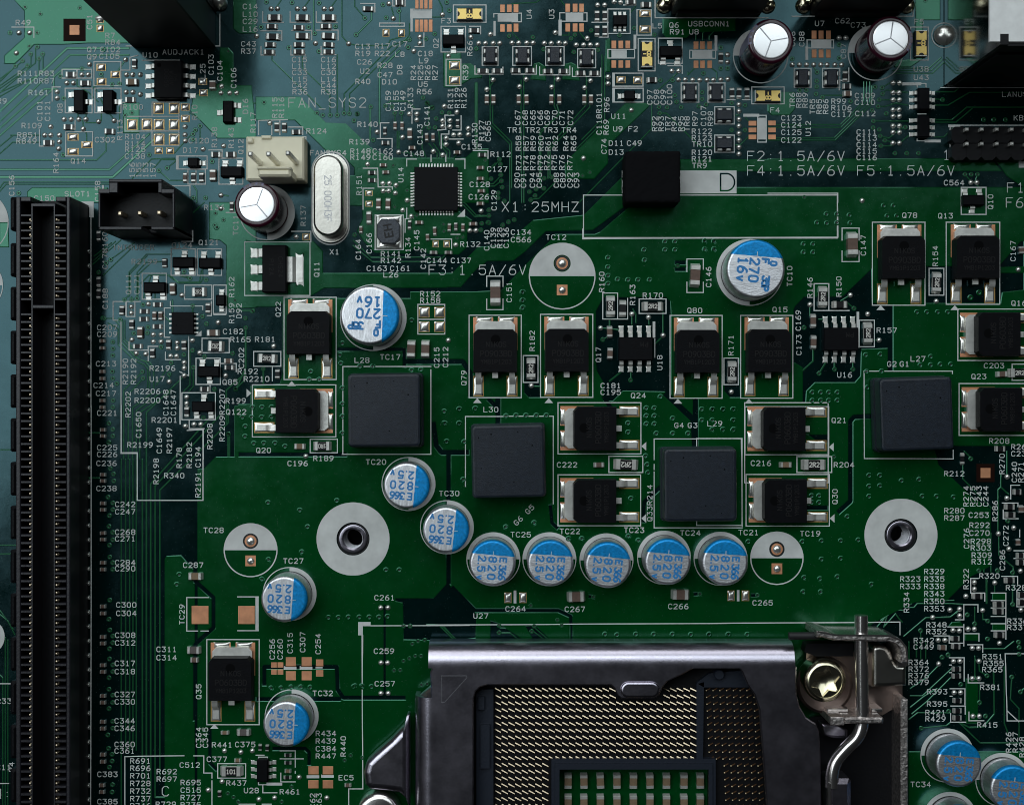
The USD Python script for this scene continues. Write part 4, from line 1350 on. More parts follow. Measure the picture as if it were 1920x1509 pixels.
marks, text_parts = [], []
for x, y, w, rot in words:
    n, adv = len(w), 10.05
    m = lettering(w, 6.4 * q, 8.9 * q, adv * q, 1.45 * q)
    if rot:
        text_parts.append(move(m, *P2(x + 4.45, y - 0.8), ZS + 0.006, rot=90)); marks.append((w, x, y - n * adv / 2))
    else:
        text_parts.append(move(m, *P2(x + 0.8, y + 4.45), ZS + 0.006)); marks.append((w, x + n * adv / 2, y))
for x, y, adv, w in BIG:
    text_parts.append(move(lettering(w, 12.0 * q, 17.6 * q, adv * q, 1.55 * q), *P2(x + 1.5, y + 9), ZS + 0.006)); marks.append((w, x + len(w) * adv / 2, y))
text_parts.append(move(lettering('G6 G5', 6.4 * q, 8.9 * q, 10.05 * q, 1.45 * q), *P2(969, 985), ZS + 0.006, rot=45)); marks.append(('G6 G5', 980, 968))
obj('printed_lettering', cat(*text_parts), 'silk', board, kind='stuff')

for x, y, r in EMPTY:                                   # unused capacitor places: a round and a square hole, each with its solder
    k = r / 50.5; a = -17 * k - (3 if r > 60 else 0); b = 20 * k if r < 60 else 26
    for dy, sq in ((a, 0), (b, 1)):
        if sq:
            o = obj('capacitor_pad', cbx(*P2(x, y + dy), 20 * q, 20 * q, 0, Z1 + 0.03, 0.02), 'copper', board)
        else:
            o = obj('capacitor_pad', lathe([(11 * q, 0), (11 * q, Z1 + 0.02), (4 * q, Z1 + 0.03), (0, Z1 + 0.03)], 20, *P2(x, y + dy)), 'copper', board)
            obj('clearance', lathe([(14.5 * q, 0.0), (14.5 * q, Z1 + 0.004), (0, Z1 + 0.004)], 24, *P2(x, y + dy)), 'via_dark', o)
        obj('solder_dot', move(dome_mesh(8 * q if not sq else 7 * q, 0.35, 16, 4), *P2(x, y + dy), Z1 + 0.02), 'solder', o, smooth=50)

# ------------------------------------------------------------------ labels: each small part is told by the printed mark it stands beside
count = {}
for w, *_ in marks:
    count[w] = count.get(w, 0) + 1
used = set()


def label_for(desc, x, y, most=12):
    near = sorted(((math.hypot(x - a, (y - b)), w, a, b) for w, a, b in marks if count[w] == 1 and ':' not in w and any(c.isdigit() for c in w)), key=lambda t: t[0])[:most]
    for d, w, a, b in near:
        rel = ('below' if y > b else 'above') if abs(y - b) > abs(x - a) else ('right of' if x > a else 'left of')
        s = f'{desc} {rel} the printed mark {w}'
        if s not in used:
            used.add(s); return s
    for _d, w, a, b in near:
        for _e, w2, *_ in near:
            s = f'{desc} between the printed marks {w} and {w2}'
            if w != w2 and s not in used and f'{desc} between the printed marks {w2} and {w}' not in used:
                used.add(s); return s
    return desc


# ------------------------------------------------------------------ chip resistors and capacitors
CHIP = {'b': ('chip_resistor', 'black chip resistor', 'resistor', 'chip_black', 'chip resistors on the board', 0.34),
        'c': ('chip_capacitor', 'brown ceramic chip capacitor', 'capacitor', 'ceramic', 'ceramic chip capacitors on the board', 0.5),
        'n': ('chip_capacitor', 'tan ceramic chip capacitor', 'capacitor', 'ceramic_tan', 'ceramic chip capacitors on the board', 0.5),
        'g': ('chip_capacitor', 'grey ceramic chip capacitor', 'capacitor', 'ceramic_grey', 'ceramic chip capacitors on the board', 0.5)}


def build_chip(L, W, k, code=None):
    def go(t):
        bodym, H = CHIP[k][3], CHIP[k][5] * min(2.2, max(0.8, W / 11.0))
        l, w = L * q, W * q
        e = 0.20 * l                                    # terminal length
        foot = 0.09 * l
        if k == 'b':
            obj('body', cat(cbx(0, 0, l - 2 * foot - 1.2 * e, w * 0.80, 0.05, H, 0.02), cbx(0, 0, l - 2 * foot, w * 0.78, 0.05, H - 0.05, 0.02)), 'chip_black' if not code else 'chip_white', t)
            if code:
                obj('coating', cbx(0, 0, l * 0.48, w * 0.80, H - 0.02, H + 0.035, 0.02), 'chip_black', t)
                tl = lettering(code, 0.10 * l, 0.36 * w, 0.145 * l, 0.035 * l)
                c = (tl[0].max(0) + tl[0].min(0)) / 2
                obj('marking', move(tl, -c[0], -c[1], H + 0.042), 'chip_white', t)
        else:
            obj('body', cbx(0, 0, l - 2 * foot - 1.4 * e, w * 0.84, 0.05, H, 0.04), bodym, t)
        for s in (-1, 1):
            x1, x0 = s * (l / 2 - foot), s * (l / 2 - foot - e)
            obj('terminal', cat(bx(x0, x1, -w * 0.43, w * 0.43, 0.0, H + 0.03, 0.06), hull([(x1, y, z) for y in (-w * 0.43, w * 0.43) for z in (0, H * 0.6)] + [(s * l / 2, y, 0.03) for y in (-w * 0.40, w * 0.40)] + [(s * (l / 2 - foot * 0.55), y, H * 0.22) for y in (-w * 0.4, w * 0.4)])), 'tin', t)
    return go


def put_chip(x, y, w, h, k, code=None, flip=0):
    L, W = (w, h) if w >= h else (h, w)
    L, W = round(L / 1.5) * 1.5, round(W / 1.5) * 1.5
    H = CHIP[k][5] * min(2.2, max(0.8, W / 11.0))
    name, desc, c, _m, grp, _h = CHIP[k]
    size = 'tiny ' if L < 16 else 'small ' if L < 28 else 'large '
    if code:
        desc = f'black chip resistor marked {code}'
    place(('chip', L, W, k, code), name, build_chip(L, W, k, code), (*P2(x, y, H * 0.7), Z1), (0 if w >= h else 90) + flip + float(rnd.normal(0, 1.3)),
          label=label_for(size + desc, x, y), category=c, group=grp)


done = []
for x, y, w, h, k in chips:
    if any(abs(x - a) < 5 and abs(y - b) < 5 for a, b in done):
        continue
    done.append((x, y)); put_chip(x, y, w, h, k)
for x, y, w, h, code, flip in ((372.7, 547.5, 29, 19, '2R2', 0), (404.2, 649, 31, 22, '2R2', 180), (501, 672, 37, 20, '2R2', 0), (604, 836, 34, 20, '1R0', 180), (1144.7, 574, 19, 40, '2R2', 0), (1223.7, 574.5, 40, 19, '2R2', 0),
                               (995.6, 691, 19, 40, '2R2', 0), (1372.5, 697, 19, 40, '2R2', 0), (1173.7, 870.6, 47, 22, '2R2', 180), (1526, 871, 47, 22, '2R2', 0), (1542.5, 556.5, 20, 41, '2R2', 0), (1756, 530, 19, 40, '2R2', 0), (1627, 625, 20, 42, '2R2', 0),
                               (434, 1445, 43, 21, '101', 0), (1911, 699, 40, 20, '2R2', 0)):
    put_chip(x, y, w, h, 'b', code, flip)

# ------------------------------------------------------------------ three-legged transistors and other leaded packages


def gull(w, run, h, foot, rise=0.35):
    """A bent lead: leaves the body at height h, drops, ends in a foot; along +y from the body's side."""
    th = 0.11
    prof = [(0, h), (run * rise, h), (run * (rise + 0.2), th), (run, th)]
    pts = []
    for a, b in prof:
        pts += [(-w / 2, a, b), (w / 2, a, b), (w / 2, a, b - th), (-w / 2, a, b - th)]
    f = []
    for i in range(3):
        o = i * 4
        for j in range(4):
            a, b = o + j, o + (j + 1) % 4
            f += [(a, b, b + 4), (a, b + 4, a + 4)]
    f += [(0, 3, 2), (0, 2, 1), (12, 13, 14), (12, 14, 15)]
    v = np.array(pts, float); f = np.array(f)
    if trimesh.Trimesh(v, f, process=False).volume < 0:
        f = f[:, ::-1]
    if foot:
        s = move(pillow(w * 1.35, run * 0.55, 0.085), 0, run * 0.80, 0.0)
        return cat((v, f), s)
    return v, f


def leaded(W, Hh, top, leads, mark=None, dimple=None, c=0.12):
    """leads: (side, offset along the side, width, length), px. Side N E S W of the unturned package."""
    def go(t):
        obj('body', cbx(0, 0, W * q, Hh * q, 0.10, top, c), 'epoxy', t)
        for side, off, w, run in leads:
            m = gull(w * q, run * q, top * 0.42, True)
            a = {'N': 0, 'W': 90, 'S': 180, 'E': 270}[side]
            dx, dy = {'N': (off * q, Hh * q / 2 - 0.03), 'S': (off * q, -Hh * q / 2 + 0.03), 'E': (W * q / 2 - 0.03, off * q), 'W': (-W * q / 2 + 0.03, off * q)}[side]
            obj('lead', move(m, dx, dy, 0.0, rot=a), 'tin', t, smooth=35)
        if dimple:
            obj('dimple', disc(960 + dimple[0], H0 / 2 - dimple[1], dimple[2], top + 0.004, 14), 'epoxy_dimple', t)
        for s, x, y, h, adv, rot in mark or ():
            m = lettering(s, 0.62 * h * q, h * q, adv * q, 0.14 * h * q); cc = (m[0].max(0) + m[0].min(0)) / 2
            obj('etched_mark', move((m[0] - cc * [1, 1, 0], m[1]), x * q, y * q, top + 0.006, rot=rot), 'epoxy_mark', t)
    return go


TURN = {'N': 0, 'E': -90, 'S': 180, 'W': 90}
for x, y, d in sots:
    place('sot', 'small_transistor', leaded(41, 19.5, 0.95, [('N', 0, 9, 13), ('S', -13.5, 9, 13), ('S', 13.5, 9, 13)], c=0.16), (*P2(x, y, 0.7), Z1), TURN[d],
          label=label_for('small black three legged transistor', x, y), category='transistor', group='small three legged transistors')
place('sot', 'small_transistor', None, (*P2(1825, 376, 0.7), Z1), 180, label='small black three legged transistor beside the printed mark Q10', category='transistor', group='small three legged transistors')


def package(name, x, y, build, rot, label, cat_, group=None, key=None, z=0.7):
    return place(key or (name, x, y), name, build, (*P2(x, y, z), Z1), rot, label=label, category=cat_, group=group)


pins4 = lambda side, pitch, n, w, run: [(side, (i - (n - 1) / 2) * pitch, w, run) for i in range(n)]
package('audio_amplifier_chip', 317.8, 151, leaded(53, 70, 1.4, pins4('W', 18, 4, 8, 20) + pins4('E', 18, 4, 8, 20), [('D0B55', -3, 2, 7, 7, -90), ('W20V', 6, 2, 7, 7, -90), ('05', 13, 2, 7, 7, -90)], (-17, 26, 4)), 0, 'black eight legged chip just below the printed mark AUDJACK1', 'chip')
so8 = leaded(64, 43, 1.4, pins4('N', 17.05, 4, 7.5, 21) + pins4('S', 17.05, 4, 7.5, 21), [('PM', 16, 8, 8, 8, 180)])
package('driver_chip', 1191.5, 654, so8, 0, 'black eight legged driver chip left of the printed mark U18', 'chip', 'eight legged driver chips', 'so8', 1.0)
package('driver_chip', 1576, 636, so8, 0, 'black eight legged driver chip above the printed mark U16', 'chip', 'eight legged driver chips', 'so8', 1.0)
package('surge_guard_chip', 1162.7, 39, leaded(26, 19, 0.9, pins4('N', 9, 3, 5, 9) + pins4('S', 9, 3, 5, 9)), 0, 'tiny black six legged chip above the printed mark U11', 'chip')
six = leaded(22, 41, 0.95, pins4('W', 13, 3, 6.5, 13) + pins4('E', 13, 3, 6.5, 13), c=0.16)
package('line_guard_chip', 1731.4, 186.4, six, 0, 'small black six legged chip just below the printed mark U43', 'chip', 'six legged line chips', 'six')
package('line_guard_chip', 1731.4, 238, six, 0, 'small black six legged chip left of the black two row pin header', 'chip', 'six legged line chips', 'six')
package('regulator_chip', 492.8, 1443.5, leaded(21, 42, 1.0, pins4('W', 13, 3, 6.5, 13) + pins4('E', 13, 3, 6.5, 13), c=0.16), 0, 'small black six legged chip above the printed mark U28', 'chip')
package('regulator_chip_wide', 516.2, 505, leaded(45, 88, 1.6, [('W', -31, 15, 24), ('W', 0, 15, 24), ('W', 31, 15, 24), ('E', 0, 47, 28)], [('CHS24', 12, 3, 8, 8, -90), ('P12A', -5, 3, 8, 8, -90)]), 0, 'black regulator with one wide tab below the large brown topped capacitor and printed mark TC11', 'regulator')
obj_pins = pins4('W', 8.6, 5, 3, 7) + pins4('E', 8.6, 5, 3, 7)
package('switching_chip', 342.5, 606, leaded(41, 41, 0.85, obj_pins, dimple=(-11, -4, 1.2), c=0.05), 0, 'square black chip with short pins between the printed marks C182 and C209', 'chip')
q12 = [(i - 5.5) * 5.52 for i in range(12)]
package('network_controller_chip', 817.5, 354, leaded(81, 81, 0.9, [(s, o, 2.6, 8) for s in 'NESW' for o in q12], c=0.05), 0, 'large square black chip ringed by fine pins beside the printed mark U14', 'chip', z=0.9)
sod = leaded(20, 17.5, 0.95, [('W', 0, 8, 11), ('E', 0, 8, 11)], c=0.16)
package('diode', 362.6, 305, sod, 0, 'small black diode just below the printed mark D17', 'diode', 'small diodes', 'sod')
package('diode', 1180.4, 179.3, sod, 0, 'small black diode above the printed mark U11', 'diode', 'small diodes', 'sod')
package('diode', 414.2, 563, sod, 90, 'small black diode right of the printed resistor box above R165', 'diode', 'small diodes', 'sod')


def build_choke(t):
    obj('body', cbx(0, 0, 19 * q, 30 * q, 0.1, 1.0, 0.12), 'ferrite', t)
    obj('base', cbx(0, 0, 25 * q, 31 * q, 0.03, 0.62, 0.05), 'chip_black', t)
    for sx in (-1, 1):
        for sy in (-1, 1):
            obj('terminal', cbx(sx * 10.5 * q, sy * 8 * q, 5.5 * q, 9.5 * q, 0.0, 0.72, 0.12), 'tin', t)


for x, y, r, w in ((919.5, 104.5, 0, 'above the printed mark C67'), (979.6, 105.3, 0, 'left of two printed outlines below U3'), (1040, 104.5, 0, 'third from the left in the upper row of four'), (1099.8, 108.3, 0, 'rightmost in the upper row of four'), (1293.7, 173.8, 0, 'above the printed mark TR8'),
                   (1342.8, 173.8, 0, 'above the printed mark C107'), (1358, 216.6, 90, 'right of the printed mark R97'), (1358, 269.5, 90, 'right of the printed mark TR10'), (1505, 146.8, 0, 'above the printed mark R89'), (1558.9, 146.8, 0, 'above the printed mark R99')):
    place('choke', 'choke_coil', build_choke, (*P2(x, y, 0.6), Z1), r, label='small dark grey choke coil block ' + w, category='choke', group='small choke coils at the sockets')


def build_fuse(t):
    obj('body', cbx(0, 0, 46 * q, 23 * q, 0.06, 0.62, 0.04), 'chip_black', t)
    for s in (-1, 1):
        obj('gold_plate', prism(tomm(affinity.translate(sbox(-8, -9.5, 8, 9.5).difference(Point(s * 9, 0).buffer(5)), 960 + s * 14, H0 / 2)), 0.60, 0.66), 'gold_pad', t)
        obj('terminal', cbx(s * 22 * q, 0, 5 * q, 22 * q, 0, 0.6, 0.06), 'tin', t)
    m = lettering('8-', 6 * q, 10 * q, 8 * q, 2.2 * q); c = (m[0].max(0) + m[0].min(0)) / 2
    obj('marking', move((m[0] - c * [1, 1, 0], m[1]), 0, 0, 0.64, rot=90), 'gold_pad', t)


for x, y, r, w in ((880.4, 27.2, 0, 'F3'), (1213, 102, 90, 'L5'), (1440, 180.5, 0, 'F4'), (1727, 82, 90, 'F5')):
    place('fuse', 'resettable_fuse', build_fuse, (*P2(x, y, 0.5), Z1), r, label=f'black fuse with two gold plates beside the printed mark {w}', category='fuse', group='gold ended fuses')

# ------------------------------------------------------------------ power transistors


def build_dpak(code):
    def go(t):
        sp = obj('solder_land', prism(tomm(affinity.translate(sbox(-41.5, -73, 41.5, -11).difference(sbox(-4, -74, 5, -64)), 960, H0 / 2)), 0, 0.03), 'copper', t)
        for s in (-1, 1):
            obj('solder_pool', move(pillow(32 * q, 10 * q, 0.25), s * 21 * q, 68.5 * q, 0.02), 'solder', sp, smooth=60)
        tab = hull([(x * q, y * q, z) for z in (0.03, 0.62) for x, y in ((-37, 44), (37, 44), (37, 58), (31, 65), (-31, 65), (-37, 58))])
        obj('metal_tab', tab, 'tin', t)
        b = hull([(x * q, y * q, z) for z, k in ((0.35, 0), (1.0, 0)) for x, y in ((-41, -31), (41, -31), (41, 42), (33, 50), (-33, 50), (-41, 42))] + [(x * q * 0.965, (y - 9) * q * 0.965 + 9 * q, 2.2) for x, y in ((-41, -31), (41, -31), (41, 42), (33, 50), (-33, 50), (-41, 42))])
        obj('body', b, 'epoxy', t)
        obj('dimple', disc(960 + 1, H0 / 2 - 30, 9, 2.205, 20), 'epoxy_dimple', t)
        rows = [('NIKOS', 16, 9), (code, -1, 10), ('YM81P1203', -16, 7.5)]
        for s, y, h in rows:
            m = lettering(s, 0.6 * h * q, h * q, 0.86 * h * q, 0.12 * h * q); cc = (m[0].max(0) + m[0].min(0)) / 2
            obj('etched_mark', move((m[0] - cc * [1, 1, 0], m[1]), 2 * q, (y + 5) * q, 2.206), 'epoxy_mark', t)
        for s in (-1, 1):
            w = 11 * q
            ln = tube([(0, 0, 0)] * 2, 0.1) if 0 else None
            pts = [(-31, 1.15), (-40, 1.12), (-45, 0.95), (-49, 0.35), (-53, 0.16), (-70, 0.14)]
            v, f = [], []
            for y, z in pts:
                v += [(-w / 2, y * q, z), (w / 2, y * q, z), (w / 2, y * q, z - 0.2 if z > 0.3 else 0.0), (-w / 2, y * q, z - 0.2 if z > 0.3 else 0.0)]
            for i in range(len(pts) - 1):
                for j in range(4):
                    a, c_ = i * 4 + j, i * 4 + (j + 1) % 4
                    f += [(a, c_, c_ + 4), (a, c_ + 4, a + 4)]
            e = (len(pts) - 1) * 4
            f += [(e, e + 1, e + 2), (e, e + 2, e + 3)]
            v, f = np.array(v), np.array(f)
            if trimesh.Trimesh(v, f, process=False).volume < 0: f = f[:, ::-1]
            ld = obj('lead', move((v, f), s * 31.5 * q), 'tin', t, smooth=30)
            obj('solder_pool', cat(move(pillow(18 * q, 36 * q, 0.10), s * 31.5 * q, -56 * q, 0.012)), 'solder', ld, smooth=60)
            obj('pad_rim', cbx(s * 31.5 * q, -56 * q, 20 * q, 38 * q, 0, 0.012), 'gilt', ld)
        obj('cut_lead', bx(-5.5 * q, 5.5 * q, -41 * q, -30 * q, 0.8, 1.1, 0.03), 'tin', t)
    return go


DP = [(581.7, 634.5, 'N', 'Q22', 1), (928.6, 668, 'N', 'Q79', 0), (1062, 667, 'N', 'Q17', 0), (1305, 669, 'N', 'Q80', 0), (1437.5, 668, 'N', 'Q15', 0), (1685.6, 494.7, 'N', 'Q78', 0), (1824, 494, 'N', 'Q13', 0), (551.5, 770, 'E', 'Q122', 1), (1123.8, 802.8, 'W', 'Q24', 1),
      (1123.5, 937.5, 'W', 'Q33R214', 1), (1474.4, 803.7, 'W', 'Q21', 1), (1476.9, 937.5, 'W', 'Q30', 1), (1873, 627.7, 'W', 'Q16', 1), (1876, 767.5, 'W', 'Q23', 1), (437, 1277, 'N', 'Q35', 1)]
for x, y, d, w, v in DP:
    place(('dpak', v), 'power_transistor', build_dpak('P0603BD' if v else 'P0903BD'), (*P2(x, y), Z1), TURN[d], label=f'flat black power transistor with a metal tab beside the printed mark {w}', category='transistor', group='power transistors with metal tabs')

# ------------------------------------------------------------------ round capacitors


def cap_text(rows, r, z):
    out = []
    for s, x, y0, h, adv in rows:
        m = lettering(s, 0.62 * h * r, h * r, adv * r, 0.075 * r)
        out.append(move(m, (x - h / 2) * r, y0 * r, z, rot=-90))
    return cat(*out)


def build_cap(R, Hc, rows, chord):
    def go(t):
        rr = 0.42
        prof = [(0, 0.25), (R * 0.96, 0.25), (R, 0.5), (R, 0.85), (R * 0.955, 1.0), (R * 0.955, 1.25), (R, 1.45), (R, Hc - rr)]
        prof += [(R - rr + rr * math.cos(a), Hc - rr + rr * math.sin(a)) for a in np.linspace(0.2, math.pi / 2, 6)] + [(0, Hc)]
        obj('can', lathe(prof, 72), 'aluminium', t, smooth=35)
        obj('base_seal', lathe([(0, 0), (R * 1.01, 0), (R * 1.01, 0.25), (0, 0.27)], 48), 'rubber', t)
        e = 0.012
        lid = [(0, Hc - 0.75), (R + e, Hc - 0.75), (R + e, Hc - rr)] + [(R - rr + (rr + e) * math.cos(a), Hc - rr + (rr + e) * math.sin(a)) for a in np.linspace(0.2, math.pi / 2, 6)] + [(0, Hc + e)]
        lm = lathe(lid, 72)
        man = manifold3d.Manifold(manifold3d.Mesh(lm[0].astype(np.float32), lm[1].astype(np.uint32)))
        if man.status() != manifold3d.Error.NoError or man.volume() < 0:
            mt = trimesh.Trimesh(*lm); mt.merge_vertices(); mt.fix_normals()
            man = manifold3d.Manifold(manifold3d.Mesh(np.asarray(mt.vertices, np.float32), np.asarray(mt.faces, np.uint32)))
        cut = manifold3d.Manifold.cube((2 * R + 2, R + 2, 3)).translate((-R - 1, chord * R, Hc - 0.7))
        obj('blue_mark', man ^ cut, 'cap_blue', t, smooth=35)
        obj('printed_value', cap_text(rows, R, Hc + 0.01), 'cap_ink', t)
        obj('mark_tick', bx(-0.01 * R, 0.015 * R, chord * R - 0.05, chord * R + 0.16 * R, Hc - 0.1, Hc + 0.02), 'chip_white', t)
    return go


ROWS_S = [('E', 0.45, 0.26, 0.27, 0.2), ('366', 0.45, -0.06, 0.27, 0.215), ('820', 0.0, 0.26, 0.31, 0.37), ('2.5', -0.46, 0.26, 0.30, 0.22), ('v', -0.46, -0.55, 0.30, 0.2)]
ROWS_B = [('F', 0.30, 0.36, 0.22, 0.3), ('0', 0.58, 0.30, 0.20, 0.3), ('270', -0.06, 0.34, 0.30, 0.29), ('16', -0.46, 0.34, 0.31, 0.3), ('v', -0.46, -0.26, 0.31, 0.3), ('35P', 0.36, -0.22, 0.22, 0.175)]
WHERE_S = ['just below the printed mark TC20', 'just below the printed mark TC30', 'just below the printed mark TC25', 'left of centre in the row, below the mark TC22', 'in the row between the marks TC22 and TC23', 'in the row below the printed mark TC24', 'at the end of the row below mark TC21',
           'just below the printed mark TC27', 'just below the printed mark TC32', 'right of the metal lever beside the mark TC34', 'cut by the photo edge below the mark R427', 'cut by the bottom edge below the mark TC34']
for (x, y, a), w in zip(CAPS_S, WHERE_S):
    place('cap_s', 'polymer_capacitor', build_cap(3.15, 4.8, ROWS_S, 0.36), (*P2(x, y), Z1), a, lean=rnd.normal(0, 0.9, 2), label=f'small silver and blue capacitor {w}', category='capacitor', group='small silver and blue capacitors marked 820')
for (x, y, a), w in zip(CAPS_B, ('above the printed mark TC17', 'left of the printed mark TC10')):
    place('cap_b', 'large_polymer_capacitor', build_cap(4.0, 4.9, ROWS_B, 0.44), (*P2(x, y), Z1), a, label=f'large silver and blue capacitor {w}', category='capacitor', group='large silver and blue capacitors marked 270')


def build_elko(t):
    R, Hc, r = 3.05, 7.7, 2.40
    prof = [(0, 0.2), (R * 0.95, 0.2), (R, 0.5), (R, 0.9), (R * 0.94, 1.05), (R * 0.94, 1.35), (R, 1.6), (R, Hc - 0.42)]
    prof += [(R - 0.42 + 0.42 * math.cos(a), Hc - 0.42 + 0.42 * math.sin(a)) for a in np.linspace(0.2, math.pi / 2, 6)] + [(r, Hc - 0.01), (r, Hc - 0.3), (0, Hc - 0.3)]
    obj('sleeve', lathe(prof, 72), 'sleeve', t, smooth=35)
    top = obj('metal_top', lathe([(r + 0.01, Hc - 0.2), (r * 0.97, Hc - 0.03), (r * 0.9, Hc + 0.005), (0, Hc + 0.015)], 64), 'aluminium_bright', t, smooth=40)
    for k in range(3):
        obj('vent_score', move(bx(0, r * 0.93, -0.09, 0.09, Hc - 0.05, Hc + 0.028, 0.03), rot=90 + 120 * k), 'vent_score', top)
    th = np.linspace(-0.5, 0.5, 13); v, f = [], []
    pr = [(R + 0.012, 0.6), (R + 0.012, Hc - 0.42)] + [(R - 0.42 + 0.434 * math.cos(a), Hc - 0.42 + 0.434 * math.sin(a)) for a in np.linspace(0.2, math.pi / 2, 5)]
    for a in th:
        v += [(rr * math.cos(a), rr * math.sin(a), z) for rr, z in pr]
    n = len(pr)
    for i in range(len(th) - 1):
        for j in range(n - 1):
            a = i * n + j; f += [(a, a + n, a + n + 1), (a, a + n + 1, a + 1)]
    obj('polarity_stripe', (np.array(v), np.array(f)), 'sleeve_mark', t, smooth=40)
    for a in np.linspace(-0.3, 0.3, 3):
        obj('stripe_dash', move(bx(R - 0.38, R - 0.1, -0.25, 0.25, Hc - 0.06, Hc - 0.012 + 0.03), rot=math.degrees(a)), 'sleeve', t)


for (x, y, _a, s), w in zip(CAPS_E, ('beside the printed mark TC11', 'right of the printed mark U8', 'left of the fuse marked F5')):
    place('elko', 'electrolytic_capacitor', build_elko, (*P2(x, y), Z1), s, label=f'tall maroon capacitor with a bright silver top {w}', category='capacitor', group='tall maroon capacitors with silver tops')

# ------------------------------------------------------------------ power inductors


def build_inductor(t):
    a = 66.5 * q; z0, z1, r = 0.35, 4.6, 0.38
    def rr(k, rad):
        return sbox(-k + rad, -k + rad, k - rad, k - rad).buffer(rad, quad_segs=5)
    pts = [(x, y, z) for k, z in ((a, z0), (a, z1 - r), (a - r * 0.3, z1 - r * 0.3), (a - r, z1)) for x, y in rr(k, 0.5).exterior.coords]
    obj('body', hull(pts), 'ferrite', t, smooth=40)
    pts = [(x, y, z) for k, z in ((a * 1.035, 0.3), (a * 1.035, 1.5), (a * 1.02, 1.7)) for x, y in rr(k, 0.5).exterior.coords]
    obj('lower_shell', hull(pts), 'ferrite', t, smooth=40)
    for s in (-1, 1):
        obj('terminal', cbx(s * a * 0.5, 0, a * 0.5, a * 1.6, 0, 0.32), 'tin', t)
    for px_, py_, pr_ in ((-31, 50, 1.6), (18, 53, 1.3), (44, 28, 1.5), (-50, -12, 1.1), (9, -38, 1.2), (38, -52, 1.0), (-22, 14, 0.9), (-54, 44, 1.2)):
        obj('pit', disc(W0 / 2 + px_, H0 / 2 - py_, pr_, z1 + 0.004, 9), 'epoxy_dimple', t)
    rim = prism(rr(a - r * 0.95, 0.4).difference(rr(a - r * 0.95 - 0.17, 0.3)), z1 - 0.02, z1 + 0.035)
    obj('top_rim', rim, 'ferrite', t)


for x, y, w in ((720.5, 769, 'L28'), (953.5, 864.5, 'L30'), (1313.5, 909, 'L29'), (1719, 776, 'L27')):
    place('ind', 'power_inductor', build_inductor, (*P2(x, y, 4.6), Z1), {'L28': 0.5, 'L30': 1.2, 'L29': 0.4, 'L27': 2.0}[w], label=f'square dark grey power inductor below the printed mark {w}', category='inductor', group='square power inductors')

# ------------------------------------------------------------------ small coil, crystal, threaded inserts
def build_coil(t):
    f_ = obj('base_plate', cbx(0, 0, 48 * q, 60 * q, 0.02, 0.28, 0.1), 'tin', t)
    for s in (-1, 1):
        obj('solder_pool', move(pillow(48 * q, 15 * q, 0.35), 0, s * 23.5 * q, 0.2), 'solder', f_, smooth=60)
    o = Polygon([(-12, -22), (12, -22), (20, -12), (20, 12), (12, 22), (2.5, 22), (0, 19), (-2.5, 22), (-12, 22), (-20, 12), (-20, -12)]).buffer(1.2)
    o = affinity.scale(o, q, q, origin=(0, 0))
    obj('body', prism(o, 0.3, 1.5), 'ferrite', t)
    obj('body_top', prism(o.buffer(-0.12), 1.48, 1.62), 'coil_grey', t)
    m = lettering('EH', 9 * q, 14 * q, 13 * q, 3.2 * q); cc = (m[0].max(0) + m[0].min(0)) / 2
    obj('marking', move((m[0] - cc * [1, 1, 0], m[1]), 0, 0, 1.63, rot=100), 'chip_black', t)


thing_coil = thing('shielded_coil', (*P2(730, 436), Z1), 0, label='small octagonal grey coil marked EH in a printed box', category='coil')
build_coil(thing_coil)


def stadium(r, l, n=10):
    return LineString([(0, -l), (0, l)]).buffer(r, quad_segs=n)


xt = thing('crystal_can', (*P2(620, 372, 0.3), Z1), 0, label='oblong silver crystal can standing above the printed mark X1', category='crystal')
obj('flange', prism(affinity.scale(stadium(33, 50), q, q, origin=(0, 0)), 0.05, 0.55), 'nickel', xt)
obj('flange_step', prism(affinity.scale(stadium(30.5, 50), q, q, origin=(0, 0)), 0.55, 0.75), 'nickel', xt)
pts = []
for r, z in ((27.5, 0.75), (27.5, 2.6), (26.3, 2.95), (23.5, 3.1)):
    pts += [(x * q, y * q, z) for x, y in stadium(r, 47.5).exterior.coords]
obj('can', hull(pts), 'nickel', xt, smooth=35)
m = lettering('25.000H3F', 7 * q, 12 * q, 9.6 * q, 1.6 * q); cc = (m[0].max(0) + m[0].min(0)) / 2
obj('etched_mark', move((m[0] - cc * [1, 1, 0], m[1]), 0, -6 * q, 3.106, rot=-90), 'vent_score', xt)


def build_insert(t):
    r0, r1 = 18.5 * q, 26 * q
    obj('tube', lathe([(r0, -7), (r1, -7), (r1, -0.05), (r1 * 0.96, 0.0), (r0 * 1.12, 0.0), (r0, -0.12), (r0, -7)], 48), 'steel', t, smooth=35)
    obj('collar', lathe([(r1, -1.5), (30.8 * q, -1.5), (30.8 * q, -0.35), (r1, -0.30)], 48), 'rubber', t)
    hx = np.linspace(0, 2 * math.pi * 9, 240)
    obj('thread', tube(np.column_stack([r0 * 1.0 * np.cos(hx), r0 * 1.0 * np.sin(hx), -0.35 - hx / (2 * math.pi) * 0.42]), 0.13, 5), 'vent_score', t, smooth=40)
    obj('bottom', lathe([(0, -7.2), (r1, -7.2), (r1, -7.0), (0, -7.0)], 24), 'rubber', t)


for (x, y), w in zip(HOLES, ('left of the row of capacitors', 'left of the printed mark R287')):
    place('insert', 'threaded_insert', build_insert, (*P2(x, y), 0), 0, label=f'threaded steel insert in the white ringed hole {w}', category='insert', group='threaded inserts in white rings')

